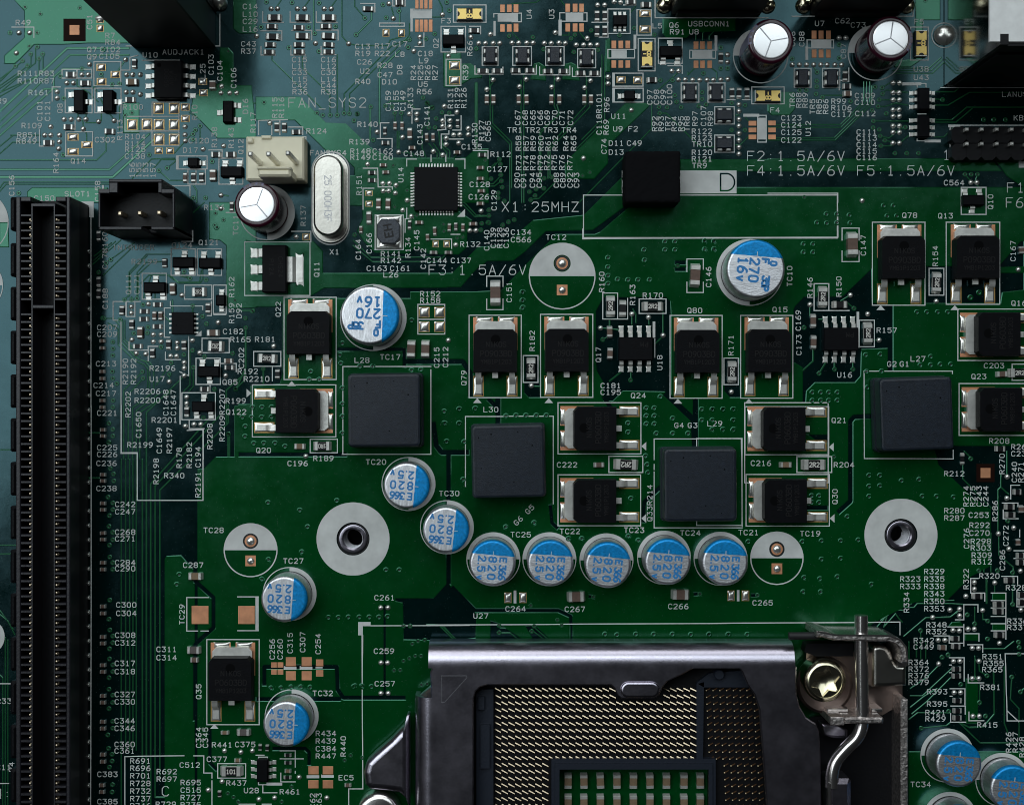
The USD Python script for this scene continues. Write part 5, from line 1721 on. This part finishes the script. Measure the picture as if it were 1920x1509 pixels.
# ------------------------------------------------------------------ expansion slot
ZT = 8.1
slot = thing('expansion_slot', label='long black expansion slot with rows of contacts beside the mark SLOT1', category='slot')


def ap(x0, x1, y0, y1, z0, z1, c=0.0, zr=None):
    """A box whose top is seen between these pixels of the photograph, at its own height."""
    zr = z1 if zr is None else zr
    a, b = P(x0, y1, zr), P(x1, y0, zr)
    return bx(a[0], b[0], a[1], b[1], z0, z1, c)


YB = 1585
obj('lower_body', ap(30, 131, 369, YB, 0.0, 4.2, zr=ZT), 'black_plastic', slot)
obj('outer_wall', ap(29.5, 38.5, 369, YB, 4.2, ZT, 0.12), 'slot_plastic', slot)
obj('outer_wall', ap(124, 131.5, 369, YB, 4.2, ZT, 0.12), 'slot_plastic', slot)
obj('channel_wall', ap(59, 61, 386, YB, 4.2, ZT - 0.15), 'slot_plastic', slot)
obj('channel_wall', ap(101, 103, 386, YB, 4.2, ZT - 0.15), 'slot_plastic', slot)
obj('end_wall', ap(38.5, 58, 369, 378, 4.2, ZT, 0.1), 'slot_plastic', slot)
obj('end_wall', ap(104.5, 124, 369, 378, 4.2, ZT, 0.1), 'slot_plastic', slot)
obj('channel_end', ap(57.5, 104, 381, 388, 4.2, ZT - 0.3, 0.1), 'slot_plastic', slot)
obj('key_bar', ap(60.5, 101.5, 571.5, 578.5, 4.2, ZT - 0.1, 0.1), 'slot_plastic', slot)
ys = [404.0 + 14.28 * k for k in range(12)] + [589.5 + 14.28 * k for k in range(70)]
for y in ys:
    if y < YB:
        for x0, x1 in ((38.5, 59), (103, 124)):
            obj('rib', ap(x0, x1, y - 2.2, y + 2.2, 4.2, ZT - 0.12, 0.06), 'slot_plastic', slot)
yc = [412.2 + 14.28 * k for k in range(11)] + [597.0 + 14.28 * k for k in range(69)]
for y in yc:
    if y < YB:
        for x, s in ((56.5, 1), (106, -1)):
            a = P(x, y, ZT - 0.35)
            obj('contact', cat(move(dome_mesh(0.19, 0.14, 8, 2), a[0], a[1], ZT - 0.40), bx(a[0] - 0.16, a[0] + 0.16, a[1] - 0.14, a[1] + 0.14, 4.2, ZT - 0.94)), 'gold_contact', slot)
for k in range(16):
    y = 369 + 82.2 * k + (4 if k else 0)
    if y < YB:
        a, b = P(17.5, y + 63, 6.5), P(30, y, 6.5)
        obj('side_lug', bx(a[0], b[0] + 0.1, a[1], b[1], 1.0, 6.5, 0.5), 'black_plastic', slot)
for k in range(45):
    y = 472 + 27.0 * k
    if y < YB:
        obj('solder_tail', move(dome_mesh(3.6 * q, 0.5, 10, 3, 0.8, 1.25), *P2(167, y), Z1), 'solder', slot, smooth=50)

# ------------------------------------------------------------------ black three pin header with a shroud
hd = thing('shrouded_pin_header', label='black shrouded header with three pins above the word INTRUDER', category='header')
z = 10.0
A, B = P(184, 430.5, z), P(327.5, 352, z)
obj('floor', bx(A[0] + 0.1, B[0] - 0.1, A[1] + 0.1, B[1] - 0.1, 0.0, 6.0), 'black_plastic', hd)
obj('wall', ap(184, 188.5, 362, 430.5, 0.0, z, 0.1), 'slot_plastic', hd)
obj('wall', ap(322.5, 327.5, 362, 430.5, 0.0, z, 0.1), 'slot_plastic', hd)
obj('front_wall', ap(184, 266, 424.5, 431, 0.0, z, 0.1), 'slot_plastic', hd)
obj('front_wall', ap(283, 327.5, 424.5, 431, 0.0, z, 0.1), 'slot_plastic', hd)
obj('front_sill', ap(266, 283, 424.5, 431, 0.0, 6.0), 'black_plastic', hd)
obj('back_wall', ap(184, 206, 354, 363, 0.0, z, 0.1), 'slot_plastic', hd)
obj('back_wall', ap(302, 327.5, 354, 363, 0.0, z, 0.1), 'slot_plastic', hd)
obj('latch_frame', ap(204, 304, 336, 342, 0.0, z, 0.1), 'slot_plastic', hd)
obj('latch_post', ap(204, 221, 342, 362, 0.0, z, 0.1), 'slot_plastic', hd)
obj('latch_post', ap(296, 304, 342, 362, 0.0, z, 0.1), 'slot_plastic', hd)
for x, y in ((224.5, 400), (261.5, 399.5), (298, 398.5)):
    a = P(x, y, 8.6)
    obj('pin', cat(bx(a[0] - 0.3, a[0] + 0.3, a[1] - 0.3, a[1] + 0.3, 3.0, 8.6, 0.14)), 'gold_contact', hd)

# ------------------------------------------------------------------ ivory fan header
fh = thing('fan_header', label='ivory three pin fan header below the words FAN SYS2', category='header')
obj('base', ap(461, 570, 256, 338, 0.0, 3.2, 0.25), 'ivory_plastic', fh)
obj('raised_rim', ap(463, 474, 258, 268, 3.1, 3.7, 0.15), 'ivory_plastic', fh)
obj('raised_rim', ap(490, 508, 254, 260, 3.1, 3.6, 0.1), 'ivory_plastic', fh)
obj('latch', cat(ap(483, 545, 316, 331, 3.0, 8.0, 0.3)), 'ivory_plastic', fh)
obj('latch_lip', cat(ap(481, 545, 312, 318, 6.2, 8.2, 0.25)), 'ivory_plastic', fh)
for x, y in ((469, 288.5), (503, 288.5), (539.5, 287)):
    a = P(x, y, 10.4)
    obj('pin', bx(a[0] - 0.3, a[0] + 0.3, a[1] - 0.3, a[1] + 0.3, 2.5, 10.4, 0.15), 'tin', fh)

# ------------------------------------------------------------------ two row header
kh = thing('two_row_pin_header', label='black two row pin header right of the printed number 1', category='header')
x = 1784.0; k = 0
while x < 1990:
    c = []
    for y0, y1 in ((238, 268), (270, 300)):
        a, b = P(x + 0.5, y1, 1.8), P(x + 27.6, y0, 1.8)
        o = Polygon([(a[0], a[1] + 0.45), (a[0] + 0.45, a[1]), (b[0] - 0.45, a[1]), (b[0], a[1] + 0.45), (b[0], b[1] - 0.45), (b[0] - 0.45, b[1]), (a[0] + 0.45, b[1]), (a[0], b[1] - 0.45)])
        obj('block', prism(o.buffer(0.02), 0.05, 1.8), 'black_plastic', kh)
    x += 27.9
for i in range(7):
    for y in (242.5, 269.5):
        a = P(1814 + 28.1 * i, y, 2.9)
        obj('pin', bx(a[0] - 0.24, a[0] + 0.24, a[1] - 0.24, a[1] + 0.24, 1.2, 2.9, 0.12), 'tin', kh)

# ------------------------------------------------------------------ foam block
fb = thing('foam_block', label='matt black foam block on the board beside the large printed letter D', category='foam pad')
a, b = P(1172, 380, 5.0), P(1276, 283, 5.0)
n = 14; u = np.linspace(0, 1, n)
bl = trimesh.creation.box(bounds=[[a[0], a[1], 0.06], [b[0], b[1], 5.0]])
bl = bl.subdivide().subdivide().subdivide().subdivide()
v = np.array(bl.vertices); w_ = rnd.normal(0, 0.035, v.shape)
ce = np.array([(a[0] + b[0]) / 2, (a[1] + b[1]) / 2, 2.5]); hs = np.array([(b[0] - a[0]) / 2, (b[1] - a[1]) / 2, 2.5])
rel = (v - ce) / hs; e = np.sort(np.abs(rel), 1)[:, 1]
v = ce + rel * hs * (1 - 0.035 * np.clip((e - 0.8) / 0.2, 0, 1)[:, None] ** 2) + w_ * (v[:, 2:3] > 0.2)
obj('foam', (v, np.array(bl.faces)), 'foam', fb, smooth=40)
obj('adhesive', bx(a[0] + 0.2, b[0] - 0.2, a[1] + 0.2, b[1] - 0.2, 0.055, 0.1), 'chip_black', fb)

# ------------------------------------------------------------------ sockets along the upper edge
au = thing('audio_socket', label='tall black audio socket block above the printed mark AUDJACK1', category='socket')
a, b = P(249, 90, 0), P(404, -260, 0)
obj('housing', bx(a[0], b[0], a[1], b[1], 0.1, 32, 0.4), 'black_plastic', au)
for i, y in enumerate((20, -40, -100)):
    obj('side_rib', bx(a[0] - 0.12, b[0] + 0.12, P(0, y, 0)[1] - 0.35, P(0, y, 0)[1] + 0.35, 0.1, 30.5), 'black_plastic', au)
for xx, yy in ((205, 30), (188, 35), (358, 36), (384, 64)):
    obj('shield_tongue', move(dome_mesh(7 * q, 0.35, 12, 3, 1.4, 0.8), *P2(xx, yy), Z1), 'tin', au, smooth=50)
obj('solder_post', move(dome_mesh(14.5 * q, 1.6, 16, 5), *P2(412.5, 7), Z1), 'solder', au, smooth=50)


def build_usb(t):
    w = 84 * q
    obj('rear_cover', bx(-w, w, 0, 14, 0.3, 15.5, 0.35), 'black_plastic', t)
    obj('shield', bx(-w - 0.25, w + 0.25, 1.2, 14.2, 0.3, 15.8, 0.3), 'shield', t)
    obj('rear_lip', bx(-w * 0.9, w * 0.9, -0.35, 0.1, 0.1, 2.2, 0.2), 'black_plastic', t)
    for s in (-1, 1):
        obj('mounting_post', cat(move(dome_mesh(15 * q, 0.9, 18, 5), s * 97 * q, 1.3, Z1), hull([(s * (92 + d) * q, y, zz) for d in (0, 7) for y in (1.2, 2.4) for zz in (0.1, 2.6)])), 'brass_nickel', t, smooth=45)


for x, w in ((1342, 'above the printed mark USBCONN1'), (1603, 'above the printed mark U7')):
    place('usb', 'usb_socket', build_usb, (*P2(x, 29), Z1), 0, label=f'dark socket shell with brass posts {w}', category='socket', group='sockets along the upper edge')

ln = thing('network_socket', label='tall metal shielded network socket beside the printed mark F5', category='socket')
a = P(1770, 163, 0); zt = 22.0
right, far = P(2120, 0, 0)[0], P(0, -260, 0)[1]
obj('side_shield', bx(a[0], a[0] + 0.3, a[1] + 0.15, far, 0.25, zt - 0.3), 'shield', ln)
obj('rear_cover', bx(a[0] + 0.3, right, a[1], a[1] + 0.6, 0.25, zt - 0.3), 'black_plastic', ln)
obj('rear_step', bx(a[0] + 0.9, right, a[1] - 0.25, a[1], 1.0, zt - 3.5, 0.2), 'black_plastic', ln)
obj('top_shield', bx(a[0] - 1.4, right, a[1] + 0.4, far, zt - 0.28, zt, 0.1), 'shield_matte', ln)
obj('corner_notch', bx(a[0] - 0.05, a[0] + 1.0, a[1] + 0.1, a[1] + 1.4, zt - 1.4, zt + 0.03), 'black_plastic', ln)
obj('shield_tab', bx(a[0] - 0.35, a[0], a[1] + 7.6, a[1] + 9.4, zt - 6, zt - 1.0, 0.1), 'shield', ln)
obj('solder_post', move(dome_mesh(19 * q, 1.1, 20, 5), *P2(1769, 67), Z1), 'solder', ln, smooth=50)

# ------------------------------------------------------------------ processor socket
pz = 2.0
so = thing('processor_socket', label='black processor socket with rows of fine gold contacts under the metal frame', category='socket')
win = sbox(1046, 1432, 1330, 1700)


def poly_px(pts, z):
    return Polygon([P2(x, y, z) for x, y in pts])


def apoly(g, z):
    """A shape traced at pixels, taken to its own height."""
    k = (D - z) / D * q
    return affinity.affine_transform(g, [k, 0, 0, -k, -W0 / 2 * k, H0 / 2 * k])


obj('body', prism(apoly(sbox(872, 1225, 1470, 1700).difference(win), pz), 0.0, pz), 'black_plastic', so)
lz = 3.0
obj('ledge', prism(apoly(Polygon([(893, 1300), (903, 1292), (925, 1292), (925, 1700), (893, 1700)]), lz), pz - 0.1, lz), 'navy_plastic', so)
obj('ledge_block', prism(apoly(sbox(897, 1306, 908, 1330), lz + 0.5), pz, lz + 0.5), 'navy_plastic', so)
obj('ledge_block', prism(apoly(sbox(901, 1358, 918, 1440), lz + 0.5), pz, lz + 0.5), 'navy_plastic', so)
obj('divider', prism(apoly(Polygon([(1306, 1282), (1320, 1278), (1318, 1422), (1306, 1422)]), lz), pz - 0.1, lz), 'navy_plastic', so)
obj('notch_ledge', prism(apoly(Polygon([(1306, 1280), (1330, 1262), (1395, 1256), (1425, 1290), (1412, 1288), (1320, 1288)]), lz), pz - 0.1, lz), 'navy_plastic', so)
obj('key_post', move(lathe([(0, 0), (0.7, 0), (0.7, 1.6), (0.6, 1.75), (0, 1.75)], 20), *P2(1349, 1265, 4), 2.2), 'navy_plastic', so)
obj('window_frame', prism(apoly(sbox(1034, 1422, 1342, 1700).difference(sbox(1047, 1440, 1331, 1701)), lz), pz - 0.1, lz), 'navy_plastic', so)
obj('inner_lip', prism(apoly(sbox(1041, 1431, 1336, 1700).difference(sbox(1049, 1442, 1329, 1701)), lz + 0.35), lz - 0.1, lz + 0.35), 'navy_plastic', so)


def contact_mesh(dx, dy, up):
    """A slanting spring contact: a bright blade that rises, with a thin tail."""
    a = np.array([-dx / 2, dy / 2, 0.35]); b = np.array([dx / 2, -dy / 2, 0.35 + up]); t = (b - a) / np.linalg.norm(b - a); nrm = np.array([-t[1], t[0], 0]); nrm /= np.linalg.norm(nrm)
    w0, w1, th = 1.1 * q, 0.7 * q, np.array([0, 0, 0.10])
    v = [a + nrm * w0, a - nrm * w0, b - nrm * w1, b + nrm * w1]; v = v + [p - th for p in v]
    f = [(0, 1, 2), (0, 2, 3), (4, 6, 5), (4, 7, 6), (0, 4, 5), (0, 5, 1), (2, 6, 7), (2, 7, 3), (1, 5, 6), (1, 6, 2), (0, 3, 7), (0, 7, 4)]
    f = np.array(f); v = np.array(v)
    if trimesh.Trimesh(v, f, process=False).volume < 0: f = f[:, ::-1]
    return v, f


rest, tails, n_c = [], [], 0
up = 0.36
for j in range(20):
    y = 1292.7 + 12.82 * j
    for i in range(30):
        x = 932.5 + 12.66 * i + (j % 2) * 0.4
        if (y > 1424 and x > 1030) or (y < 1290 and x < 950) or y > 1560:
            continue
        if 1150 < x < 1245 and y < 1306 - 0.0 and not x > 1238:
            continue
        m = move(contact_mesh(11.2 * q, 4.6 * q, up), *P2(x + 1, y + 0.5, pz + 0.8), pz)
        tails.append(move(dome_mesh(1.0 * q, 0.08, 6, 2), *P2(x + 6.6, y + 4.8, pz + 0.3), pz + 0.1))
        n_c += 1
        if n_c <= 300:
            obj('contact', m, 'gold_contact', so)
        else:
            rest.append(m)
obj('far_contact', cat(*rest), 'gold_contact', so, kind='stuff')
obj('contact_foot', cat(*tails), 'contact_dark', so, kind='stuff')
tips, stems = [], []
for j in range(20):
    y = 1281.5 + 12.85 * j
    for i in range(10):
        x = 1324 + 12.7 * i + (27 if y > 1425 else 0) + (0.6 * j)
        if x > 1424 + 0.75 * j or (y < 1290 and x < 1370):
            continue
        obj('contact_tip', move(dome_mesh(1.45 * q, 0.16, 7, 2), *P2(x, y, pz + 0.4), pz + 0.25), 'tip_gold', so)
        m = contact_mesh(7 * q, -4.5 * q, 0.1); stems.append(move(m, *P2(x + 4, y - 3, pz + 0.2), pz - 0.15))
obj('contact_stem', cat(*stems), 'contact_dark', so, kind='stuff')
for j, y in enumerate((1465.5, 1505)):
    for i, x in enumerate((1065.3, 1095, 1126, 1157, 1188, 1219, 1250, 1283, 1313.5)):
        w = 'upper' if j == 0 else 'lower'
        place('decap', 'socket_capacitor', build_chip(31, 16, 'n'), (*P2(x, y, 0.8), Z1), 90 + float(rnd.normal(0, 1.0)), label=f'tan capacitor number {i + 1} from the left, {w} row in the socket window'.replace('number 1 ', 'first ').replace('number 2 ', 'second ').replace('number 3 ', 'third ').replace('number 4 ', 'fourth ').replace('number 5 ', 'fifth ').replace('number 6 ', 'sixth ').replace('number 7 ', 'seventh ').replace('number 8 ', 'eighth ').replace('number 9 ', 'ninth '), category='capacitor', group='capacitors in the socket window')

# ------------------------------------------------------------------ hold-down frame
fr = thing('hold_down_frame', label='steel hold-down frame with rolled edge clamped over the processor socket', category='frame')
ft = 5.6                                                  # top of the flat plate
opening = Polygon([(888, 1700), (888, 1310), (892, 1296), (900, 1288), (914, 1284), (1146, 1284), (1152, 1290), (1157, 1302), (1165, 1309), (1226, 1309), (1236, 1303), (1243, 1288), (1252, 1277), (1276, 1266), (1304, 1251), (1322, 1245), (1372, 1243), (1384, 1248), (1392, 1260),
                   (1402, 1284), (1415, 1302), (1424, 1330), (1430, 1400), (1438, 1509), (1446, 1700)])
plate = Polygon([(812, 1246), (1489, 1246), (1494, 1250), (1493, 1275), (1494, 1302), (1500, 1325), (1512, 1345), (1530, 1357), (1536, 1372), (1539, 1420), (1543, 1700), (808, 1700), (808, 1290), (806, 1262)])
plate = plate.difference(opening).buffer(-1.2).buffer(1.2, quad_segs=3)


def bevel_plate(g, z0, z1, c):
    """A flat plate whose upper edges are rounded off in two steps."""
    return prism(g, z0, z1 - c), slab(g.buffer(-c), z1 - c, z1, c * 0.98)


gp = apoly(plate, ft)
man = None
obj('plate', cat(*bevel_plate(gp, ft - 0.8, ft, 0.16)), 'steel', fr)
# rolled upper edge: a quarter round from the flat down to a skirt
x0, x1 = P(803, 0, ft)[0], P(1491, 0, ft)[0]
yf = P(0, 1248, ft)[1]; R = 2.9
prof = [(yf - 0.3, ft + 0.002)] + [(yf + R * math.sin(a), ft - R * (1 - math.cos(a)) * 0.92) for a in np.linspace(0, math.pi / 2, 16)] + [(yf + R, 0.9), (yf + R - 0.6, 0.9), (yf + R - 0.6, ft - R), (yf - 0.3, ft - 0.8)]
pg = Polygon(prof)


def sweep_x(poly, xa, xb):
    m = trimesh.creation.extrude_polygon(poly, xb - xa, engine='earcut')
    v = np.array(m.vertices); return np.column_stack([v[:, 2] + xa, v[:, 0], v[:, 1]]), np.array(m.faces)


obj('rolled_edge', sweep_x(pg, x0, x1), 'steel', fr, smooth=30)
# rolled left edge, from the corner down
xf = P(810, 0, ft)[0]; R2 = 2.4
prof = [(-(xf + 0.3), ft + 0.002)] + [(-(xf - R2 * math.sin(a)), ft - R2 * (1 - math.cos(a)) * 0.95) for a in np.linspace(0, math.pi / 2, 14)] + [(-(xf - R2), 1.2), (-(xf - R2 + 0.6), 1.2), (-(xf - R2 + 0.6), ft - R2), (-(xf + 0.3), ft - 0.8)]
mv, mf = sweep_x(Polygon(prof), P(0, 1700, ft)[1], P(0, 1308, ft)[1])
obj('rolled_side', (np.column_stack([-mv[:, 1], mv[:, 0], mv[:, 2]]), mf), 'steel', fr, smooth=30)
gus = apoly(Polygon([(776, 1312), (790, 1302), (804, 1290), (812, 1284), (816, 1330), (816, 1345), (776, 1345)]), 4.6)
obj('corner_gusset', hull([(*P2(x, y, 4.6), zz) for x, y, zz in ((776, 1316, 2.6), (776, 1340, 2.9), (806, 1290, 4.9), (812, 1284, 5.45), (814, 1345, 5.5), (790, 1301, 3.6), (776, 1316, 2.0), (806, 1290, 2.0), (814, 1345, 2.0), (783, 1345, 4.3))]), 'steel', fr, smooth=50)
ear = Polygon([(763, 1340), (757, 1360), (733, 1386), (700, 1415), (687, 1428), (681, 1448), (684, 1472), (694, 1482), (715, 1483), (748, 1487), (762, 1500), (768, 1520), (768, 1340)])
ez = 3.4
lev = []
for c, zz in ((0.0, ez - 1.0), (0.0, ez - 0.55), (0.12, ez - 0.22), (0.38, ez - 0.04), (0.62, ez)):
    g = apoly(ear, ez).buffer(-c, quad_segs=4)
    lev.append(prism(g, zz - (0.5 if not lev else lev_z), zz)) if 0 else lev.append((g, zz))
parts_ear = []
for (g, zz), (g2, z2) in zip(lev[:-1], lev[1:]):
    parts_ear.append(prism(g2 if z2 > ez - 0.5 else g, zz, z2))


def lofted(g, z0, z1, c, steps=7, n=120):
    """A plate with a broad rounded shoulder, as one skin: its outline drawn in step by step towards a smaller one."""
    inner = g.buffer(-c, quad_segs=4)
    inner = max(polys(inner), key=lambda p: p.area)
    L = g.exterior
    base = np.array([L.interpolate(t, normalized=True).coords[0] for t in np.linspace(0, 1, n, endpoint=False)])
    if not Polygon(base).exterior.is_ccw: base = base[::-1]
    tgt = np.array([inner.exterior.interpolate(inner.exterior.project(Point(p))).coords[0] for p in base])
    rings = [np.column_stack([base, np.full(n, z0)])]
    for a in np.linspace(0, math.pi / 2, steps):
        k = 1 - math.cos(a)
        rings.append(np.column_stack([base * (1 - k) + tgt * k, np.full(n, z1 - min(c, z1 - z0) * (1 - math.sin(a)) * 0.9)]))
    v = np.vstack(rings); f = []
    for i in range(len(rings) - 1):
        for k in range(n):
            a, b = i * n + k, i * n + (k + 1) % n; f += [(a, b, b + n), (a, b + n, a + n)]
    return cat((v, np.array(f)), sheet(inner, z1))


obj('side_ear', lofted(apoly(ear, ez), 0.9, ez, 1.0), 'steel', fr, smooth=40)
dim = apoly(LineString([(1178, 1292), (1222, 1292)]).buffer(15, quad_segs=6), ft)
obj('stamped_dimple', lofted(dim, ft - 0.05, ft + 0.38, 0.35, 5), 'steel', fr, smooth=40)
tri = Polygon([(827, 1266), (875, 1266), (876, 1270), (834, 1316), (827, 1317)])
obj('etched_triangle', prism(apoly(tri.difference(tri.buffer(-0.9)), ft), ft - 0.02, ft + 0.012), 'vent_score', fr)
obj('side_screw', move(lathe([(0, 0), (3.0, 0), (3.0, 2.2), (2.75, 2.6), (2.2, 2.85), (0, 3.0)], 48), *P2(709, 1527, 2.8), 0.3), 'steel_bright', fr, smooth=40)
# hinge corner
obj('hinge_floor', prism(apoly(Polygon([(1512, 1222), (1692, 1222), (1692, 1318), (1655, 1340), (1540, 1340), (1508, 1300)]), 1.4), 0.2, 1.4), 'brown_steel', fr)
obj('back_plate', prism(apoly(Polygon([(1520, 1345), (1690, 1320), (1690, 1700), (1520, 1700)]), 0.8), 0.1, 0.8), 'black_plastic', fr)
obj('screw_collar', move(lathe([(0, 0), (3.9, 0), (3.9, 1.2), (3.5, 1.5), (0, 1.5)], 40), *P2(1544, 1282, 1.5), 1.0), 'brown_steel', fr, smooth=35)
bar = LineString([(1532, 1188.5), (1543, 1189), (1566, 1195), (1630, 1196), (1668, 1197), (1684, 1203), (1693, 1214), (1696, 1228), (1696, 1243)])
obj('hinge_bracket', cat(*bevel_plate(apoly(bar.buffer(6.0, cap_style='flat', quad_segs=6), 7.6), 0.3, 7.6, 0.2)), 'cut_steel', fr)
edge = LineString([(1534, 1184.2), (1568, 1190.3), (1668, 1191.5), (1688, 1199), (1699, 1213), (1702, 1242)])
obj('bracket_edge', prism(apoly(edge.buffer(1.6, cap_style='flat'), 7.68), 0.3, 7.68), 'steel_bright', fr)
obj('bracket_foot', prism(apoly(Polygon([(1684, 1240), (1701, 1234), (1702, 1248), (1684, 1250)]), 5.2), 0.3, 5.2), 'steel_bright', fr)
a, b = P(1479, 1192, 5.6), P(1536, 1191, 5.6)
obj('rod_end', tube([a, a + (b - a) * 0.08, b], 0.52, 14), 'rubber', fr, smooth=40)
obj('dark_block', prism(apoly(Polygon([(1512, 1206), (1600, 1206), (1600, 1230), (1530, 1230), (1508, 1222)]), 3.4), 1.0, 3.4), 'black_plastic', fr)
tab = Polygon([(1636, 1288), (1636, 1216), (1640, 1211), (1650, 1209), (1662, 1212), (1672, 1222), (1677, 1240), (1682, 1246), (1700, 1248), (1700, 1286), (1660, 1288)])
obj('hinge_tab', lofted(apoly(tab, 4.8), 1.0, 4.8, 0.6), 'nickel', fr, smooth=40)
obj('lower_rail', cat(ap(1551, 1591, 1328, 1334.5, 1.0, 4.4, 0.1)), 'steel_bright', fr)
obj('lower_rail', cat(ap(1634, 1655, 1328, 1334.5, 1.0, 4.4, 0.1)), 'steel_bright', fr)
obj('lower_bar', cat(ap(1558, 1583, 1344, 1359, 1.0, 7.6, 0.12), ap(1583, 1657, 1345, 1357, 1.0, 7.5, 0.25)), 'cut_steel', fr)
for x0_, x1_, nm in ((1681, 1683.5, 'steel_bright'), (1689, 1702.5, 'cut_steel')):
    obj('frame_edge', ap(x0_, x1_, 1311 if x0_ > 1685 else 1365, 1700, 0.3, 5.2 if x0_ > 1685 else 3.0, 0.1), nm, fr)
obj('latch_hook', lofted(apoly(Polygon([(1541, 1357), (1570, 1357), (1590, 1368), (1590, 1385), (1562, 1384), (1545, 1378)]), 3.6), 1.2, 3.6, 0.4), 'steel', fr, smooth=40)
rz = 6.3
path = bez([(*P2(1617, 1340, rz), rz), (*P2(1615.5, 1362, rz), rz), (*P2(1606, 1383, rz), rz), (*P2(1585, 1404, rz), rz), (*P2(1568, 1425, rz), rz), (*P2(1561, 1448, rz), rz), (*P2(1560, 1475, rz), rz)], 7)
path = np.vstack([[*P2(1614.5, 1153, rz), rz], [*P2(1615, 1250, rz), rz], path])
obj('lever_rod', tube(path, 0.90, 20), 'steel_bright', fr, smooth=40)
obj('lever_sleeve', ap(1553, 1597, 1461, 1700, 2.5, 7.0, 0.6), 'steel', fr)
obj('lever_ridge', ap(1553.5, 1560, 1466, 1700, 6.0, 7.25, 0.3), 'steel_bright', fr)
# star screw
sc_ = thing('star_screw', (*P2(1548.5, 1277.5, 5.2), 0), 20, label='gold toned star drive screw at the upper corner of the socket frame', category='screw')
star = Polygon([((2.15 if k % 2 == 0 else 1.3) * math.cos(k * math.pi / 6), (2.15 if k % 2 == 0 else 1.3) * math.sin(k * math.pi / 6)) for k in range(12)]).buffer(-0.1).buffer(0.2, quad_segs=4).buffer(-0.08)
hp = [(0, 1.6), (2.95, 1.6), (2.95, 4.3), (2.86, 4.7), (2.65, 5.0), (2.4, 5.15), (2.2, 5.2), (0, 5.22)]
mt = trimesh.Trimesh(*lathe(hp, 64)); mt.merge_vertices(); mt.fix_normals()
head = manifold3d.Manifold(manifold3d.Mesh(np.asarray(mt.vertices, np.float32), np.asarray(mt.faces, np.uint32)))
pm = trimesh.Trimesh(*prism(star, 3.5, 6.0)); pm.merge_vertices()
recess = manifold3d.Manifold(manifold3d.Mesh(np.asarray(pm.vertices, np.float32), np.asarray(pm.faces, np.uint32)))
bowl = manifold3d.Manifold.cylinder(1.0, 2.22, 2.3, 48).translate((0, 0, 4.98))
obj('head', head - recess - bowl, 'brass_nickel', sc_, smooth=30)
obj('recess_floor', lathe([(2.2, 3.3), (2.2, 4.45), (1.4, 4.1), (0.7, 3.85), (0, 3.7)], 32), 'brass_nickel', sc_, smooth=40)
obj('shank', lathe([(0, 0.0), (2.0, 0.0), (2.0, 1.65), (0, 1.65)], 24), 'brass_nickel', sc_)
